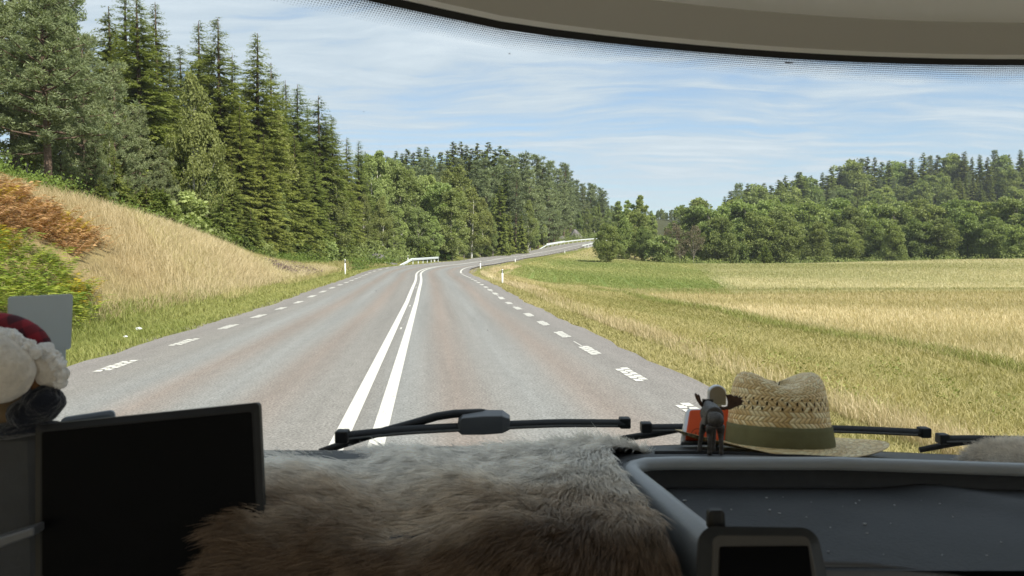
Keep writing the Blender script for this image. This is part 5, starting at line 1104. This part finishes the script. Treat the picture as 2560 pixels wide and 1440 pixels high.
E_ = [('rump', 'rump2'), ('rump2', 'belly'), ('belly', 'chest'), ('chest', 'wither'), ('wither', 'neck'), ('neck', 'head'), ('head', 'muzz'), ('muzz', 'nose'), ('rump', 'hl1'), ('hl1', 'hl2'), ('hl2', 'hl3'), ('hl3', 'hl4'), ('hl4', 'hl5'), ('rump', 'hr1'), ('hr1', 'hr2'), ('hr2', 'hr3'), ('hr3', 'hr4'), ('hr4', 'hr5'),
      ('chest', 'fl1'), ('fl1', 'fl2'), ('fl2', 'fl3'), ('fl3', 'fl4'), ('chest', 'fr1'), ('fr1', 'fr2'), ('fr2', 'fr3'), ('fr3', 'fr4'), ('rump', 'tail'), ('head', 'earl'), ('head', 'earr'), ('neck', 'bell')]
def skinned(name, J, E_, root, m, parent, sub=2):
    ks = list(J); me = bpy.data.meshes.new(name); me.from_pydata([J[k][0] for k in ks], [(ks.index(a), ks.index(b)) for a, b in E_], []); me.materials.append(m)
    o = link(bpy.data.objects.new(name, me), parent); md = o.modifiers.new('skin', 'SKIN'); md.use_smooth_shade = True; md.branch_smoothing = .5; sv_ = me.skin_vertices[0].data
    for k, q in zip(ks, sv_): q.radius = (J[k][1] * 1.04,) * 2; q.use_root = (k == root)
    s_ = o.modifiers.new('sub', 'SUBSURF'); s_.levels = s_.render_levels = sub; return o
skinned('body', J, E_, 'belly', mm, moose)
def antler(name, stem_, palm, th):
    mb = MB(); mb.tube(stem_, [.0034, .0030, .0030, .0026][:len(stem_)], 8); c = sum((Vector(p) for p in palm), Vector()) / len(palm)
    mb.rings([[Vector(p) + Vector((0, -th * .3, 0)) - (Vector(p) - c) * .08 for p in palm], [Vector(p) + Vector((0, 0, 0)) for p in palm], [Vector(p) + Vector((0, th, 0)) for p in palm], [Vector(p) + Vector((0, th * 1.3, 0)) - (Vector(p) - c) * .08 for p in palm]], cap=True); mb.build(name, am, moose)
f_ = .070
antler('antler', [mp(1781, 1012, f_), mp(1796, 1020, f_), mp(1812, 1021, f_), mp(1820, 1018, f_)], [mp(a, b, f_ - .004 * ((a - 1815) / 45)) for a, b in ((1812, 1024), (1826, 1024), (1838, 1018), (1848, 1014), (1858, 1012), (1853, 1007), (1861, 1003), (1853, 999), (1857, 993), (1846, 994), (1844, 989), (1836, 991), (1828, 986), (1820, 987), (1814, 986), (1818, 996), (1820, 1006), (1819, 1015))], .0028)
antler('antler', [mp(1766, 1012, f_), mp(1758, 1016, f_), mp(1752, 1010, f_), mp(1747, 1002, f_)], [mp(a, b, f_) for a, b in ((1751, 1012), (1745, 1006), (1740, 997), (1737, 985), (1741, 983), (1744, 988), (1747, 986), (1750, 990), (1752, 999), (1757, 1010))], .0035)

# ------------------------------------------------------------------ device in front of the tray
dp = mat('dark_device_frame', (.022, .024, .026), .4, .4); ip = mat('grey_bezel', (.075, .07, .064), .5, .35)
cor = [P(1752, 1312, .70), P(2046, 1316, .6994), P(2100, 1560, .66), P(1742, 1560, .66)]; base = Vector(cor[3]); r = empty('handset', tuple(base)); tag(r, 'dark framed handset with small screen standing before the tray', 'handset')
slab('frame', cor, .018, .13, dp, r, base, soft=.3)
slab('bezel', [P(1782, 1338, .6958), P(2022, 1340, .6955), P(2064, 1560, .66), P(1776, 1560, .66)], .004, .08, ip, r, base, push=-.0015)
slab('display', [P(1798, 1368, .691), P(2018, 1366, .691), P(2044, 1560, .66), P(1790, 1560, .66)], .002, .02, M['glossblack'], r, base, push=-.003)
slab('antenna_tab', [P(1775, 1279, .71), P(1814, 1279, .71), P(1817, 1330, .71), P(1773, 1330, .71)], .012, .25, M['rubber'], r, base, push=.002)

# ------------------------------------------------------------------ plush toy at the left
def plushmat(name, base, sc=90):
    m = mat(name, base, .95, .05, noise=(sc, .2), bump=(sc * 2, 1.0)); m.node_tree.nodes['Principled BSDF'].inputs['Sheen Weight'].default_value = .3; return m
cream = plushmat('cream_plush', (.66, .60, .52)); whitep = plushmat('white_fluff', (.78, .76, .73)); navy = plushmat('navy_felt', (.012, .014, .022)); tan = plushmat('tan_felt', (.20, .135, .075)); 
pl = bpy.data.materials.new('red_plaid'); pl.use_nodes = True; t = NT(pl.node_tree); b = pl.node_tree.nodes['Principled BSDF']; c = t.n('ShaderNodeTexCoord').outputs['Object']; sp = t.n('ShaderNodeSeparateXYZ'); t.L(t.mapv(c, rot=(0, R(30), 0)), sp.inputs[0])
s1 = t.math('GREATER_THAN', t.math('SINE', t.math('MULTIPLY', sp.outputs[0], 300.)), -.1); s2 = t.math('GREATER_THAN', t.math('SINE', t.math('MULTIPLY', sp.outputs[2], 300.)), -.1)
t.L(t.mix(t.math('MULTIPLY', t.math('ADD', s1, s2), .42), (.22, .010, .020), (.02, .006, .012)), b.inputs['Base Color']); b.inputs['Roughness'].default_value = .95
D = .86
def blob(name, px, py, d, rx_, ry_, rz_, m, parent, org, seed, amp=.05, freq=3., rot=0.):
    bm = bmesh.new(); bmesh.ops.create_icosphere(bm, subdivisions=5, radius=1); rg = rnd(seed); ks = [(rg.normal(0, 1, 3) * freq * f, rg.uniform(0, 6), amp / f) for f in (1, 1.7, 3, 5)]
    Mr = Matrix.Rotation(rot, 3, 'Y')
    for v in bm.verts:
        c = np.array(v.co); c = c * (1 + sum(a * math.sin(c @ k + q) for k, q, a in ks)); v.co = Mr @ Vector((c[0] * rx_, c[1] * ry_, c[2] * rz_))
    me = bpy.data.meshes.new(name); bm.to_mesh(me); bm.free(); me.materials.append(m); me.polygons.foreach_set('use_smooth', [True] * len(me.polygons)); o = link(bpy.data.objects.new(name, me), parent); o.location = Vector(P(px, py, d)) - org; return o
org = Vector(P(20, 1085, D)); plush = empty('plush_toy', tuple(org)); tag(plush, 'plush toy with cream face and red plaid cap at the left edge', 'plush toy')
q = D / FPX
blob('head', -18, 925, D - .03, 95 * q, 70 * q, 84 * q, cream, plush, org, 1, .02)
blob('body', 10, 1030, D + .02, 120 * q, 70 * q, 75 * q, tan, plush, org, 2, .05)
blob('scarf', 92, 1020, D, 75 * q, 55 * q, 46 * q, navy, plush, org, 3, .07, rot=R(-38))
blob('scarf', 20, 1075, D, 120 * q, 60 * q, 22 * q, navy, plush, org, 13, .06, rot=R(-6))
blob('ear', 108, 920, D, 34 * q, 35 * q, 52 * q, cream, plush, org, 4, .06, rot=R(-35))
for i, (px, py, s_) in enumerate(((22, 850, 26), (45, 858, 22), (68, 868, 20), (2, 842, 24), (82, 880, 18), (110, 880, 24), (130, 895, 20), (142, 912, 20), (152, 935, 18), (80, 905, 16), (150, 955, 16))):
    blob('fluff', px, py, D - .02 if i < 5 else D, s_ * q, s_ * q, s_ * q, whitep, plush, org, 20 + i, .12, 5)
mb = MB(); cp = [(-70, 818), (-20, 812), (30, 818), (75, 838), (105, 862), (125, 890)]; mb.tube([Vector(P(px, py, D + .012)) - org for px, py in cp], [30 * q, 36 * q, 36 * q, 34 * q, 28 * q, 12 * q], 14); o = mb.build('cap', pl, plush, True, sub=1)
blob('strap', 92, 955, D - .004, 12 * q, 20 * q, 48 * q, mat('brown_cord', (.16, .075, .03), .8), plush, org, 40, .08)
# small specks stuck on the glass
mb = MB(); rg = rnd(66)
for k in range(34):
    p = on_glass(rg.uniform(750, 2540), rg.uniform(90, 900)); s_ = rg.uniform(.0002, .0006); mb.box(rel((p[0], p[1] - .002, p[2])), (s_ * rg.uniform(.6, 1.6), .0003, s_ * rg.uniform(.6, 1.8)), Matrix.Rotation(rg.uniform(0, 3), 3, 'Y'))
p = on_glass(1971, 157); mb.box(rel((p[0], p[1] - .002, p[2])), (.0065, .0003, .0011))
o = mb.build('glass_specks', mat('grey_speck', (.25, .26, .28), .8), ws_); o['kind'] = 'stuff'

# ------------------------------------------------------------------ the air between
hm = bpy.data.materials.new('haze'); hm.use_nodes = True; t = NT(hm.node_tree); hm.node_tree.nodes.clear()
pv = t.n('ShaderNodeVolumePrincipled'); pv.inputs['Color'].default_value = (.86, .92, 1, 1); pv.inputs['Density'].default_value = .0002; pv.inputs['Anisotropy'].default_value = .2
o_ = t.n('ShaderNodeOutputMaterial'); t.L(pv.outputs[0], o_.inputs['Volume'])
z0_ = float(gz.min()) - 1; z1_ = max(float(gz.max()) + 30, 95.); mb = MB(); mb.box((300, 1230, (z0_ + z1_) / 2), (1400, 1500, (z1_ - z0_) / 2)); tag(mb.build('haze', hm), kind='stuff')
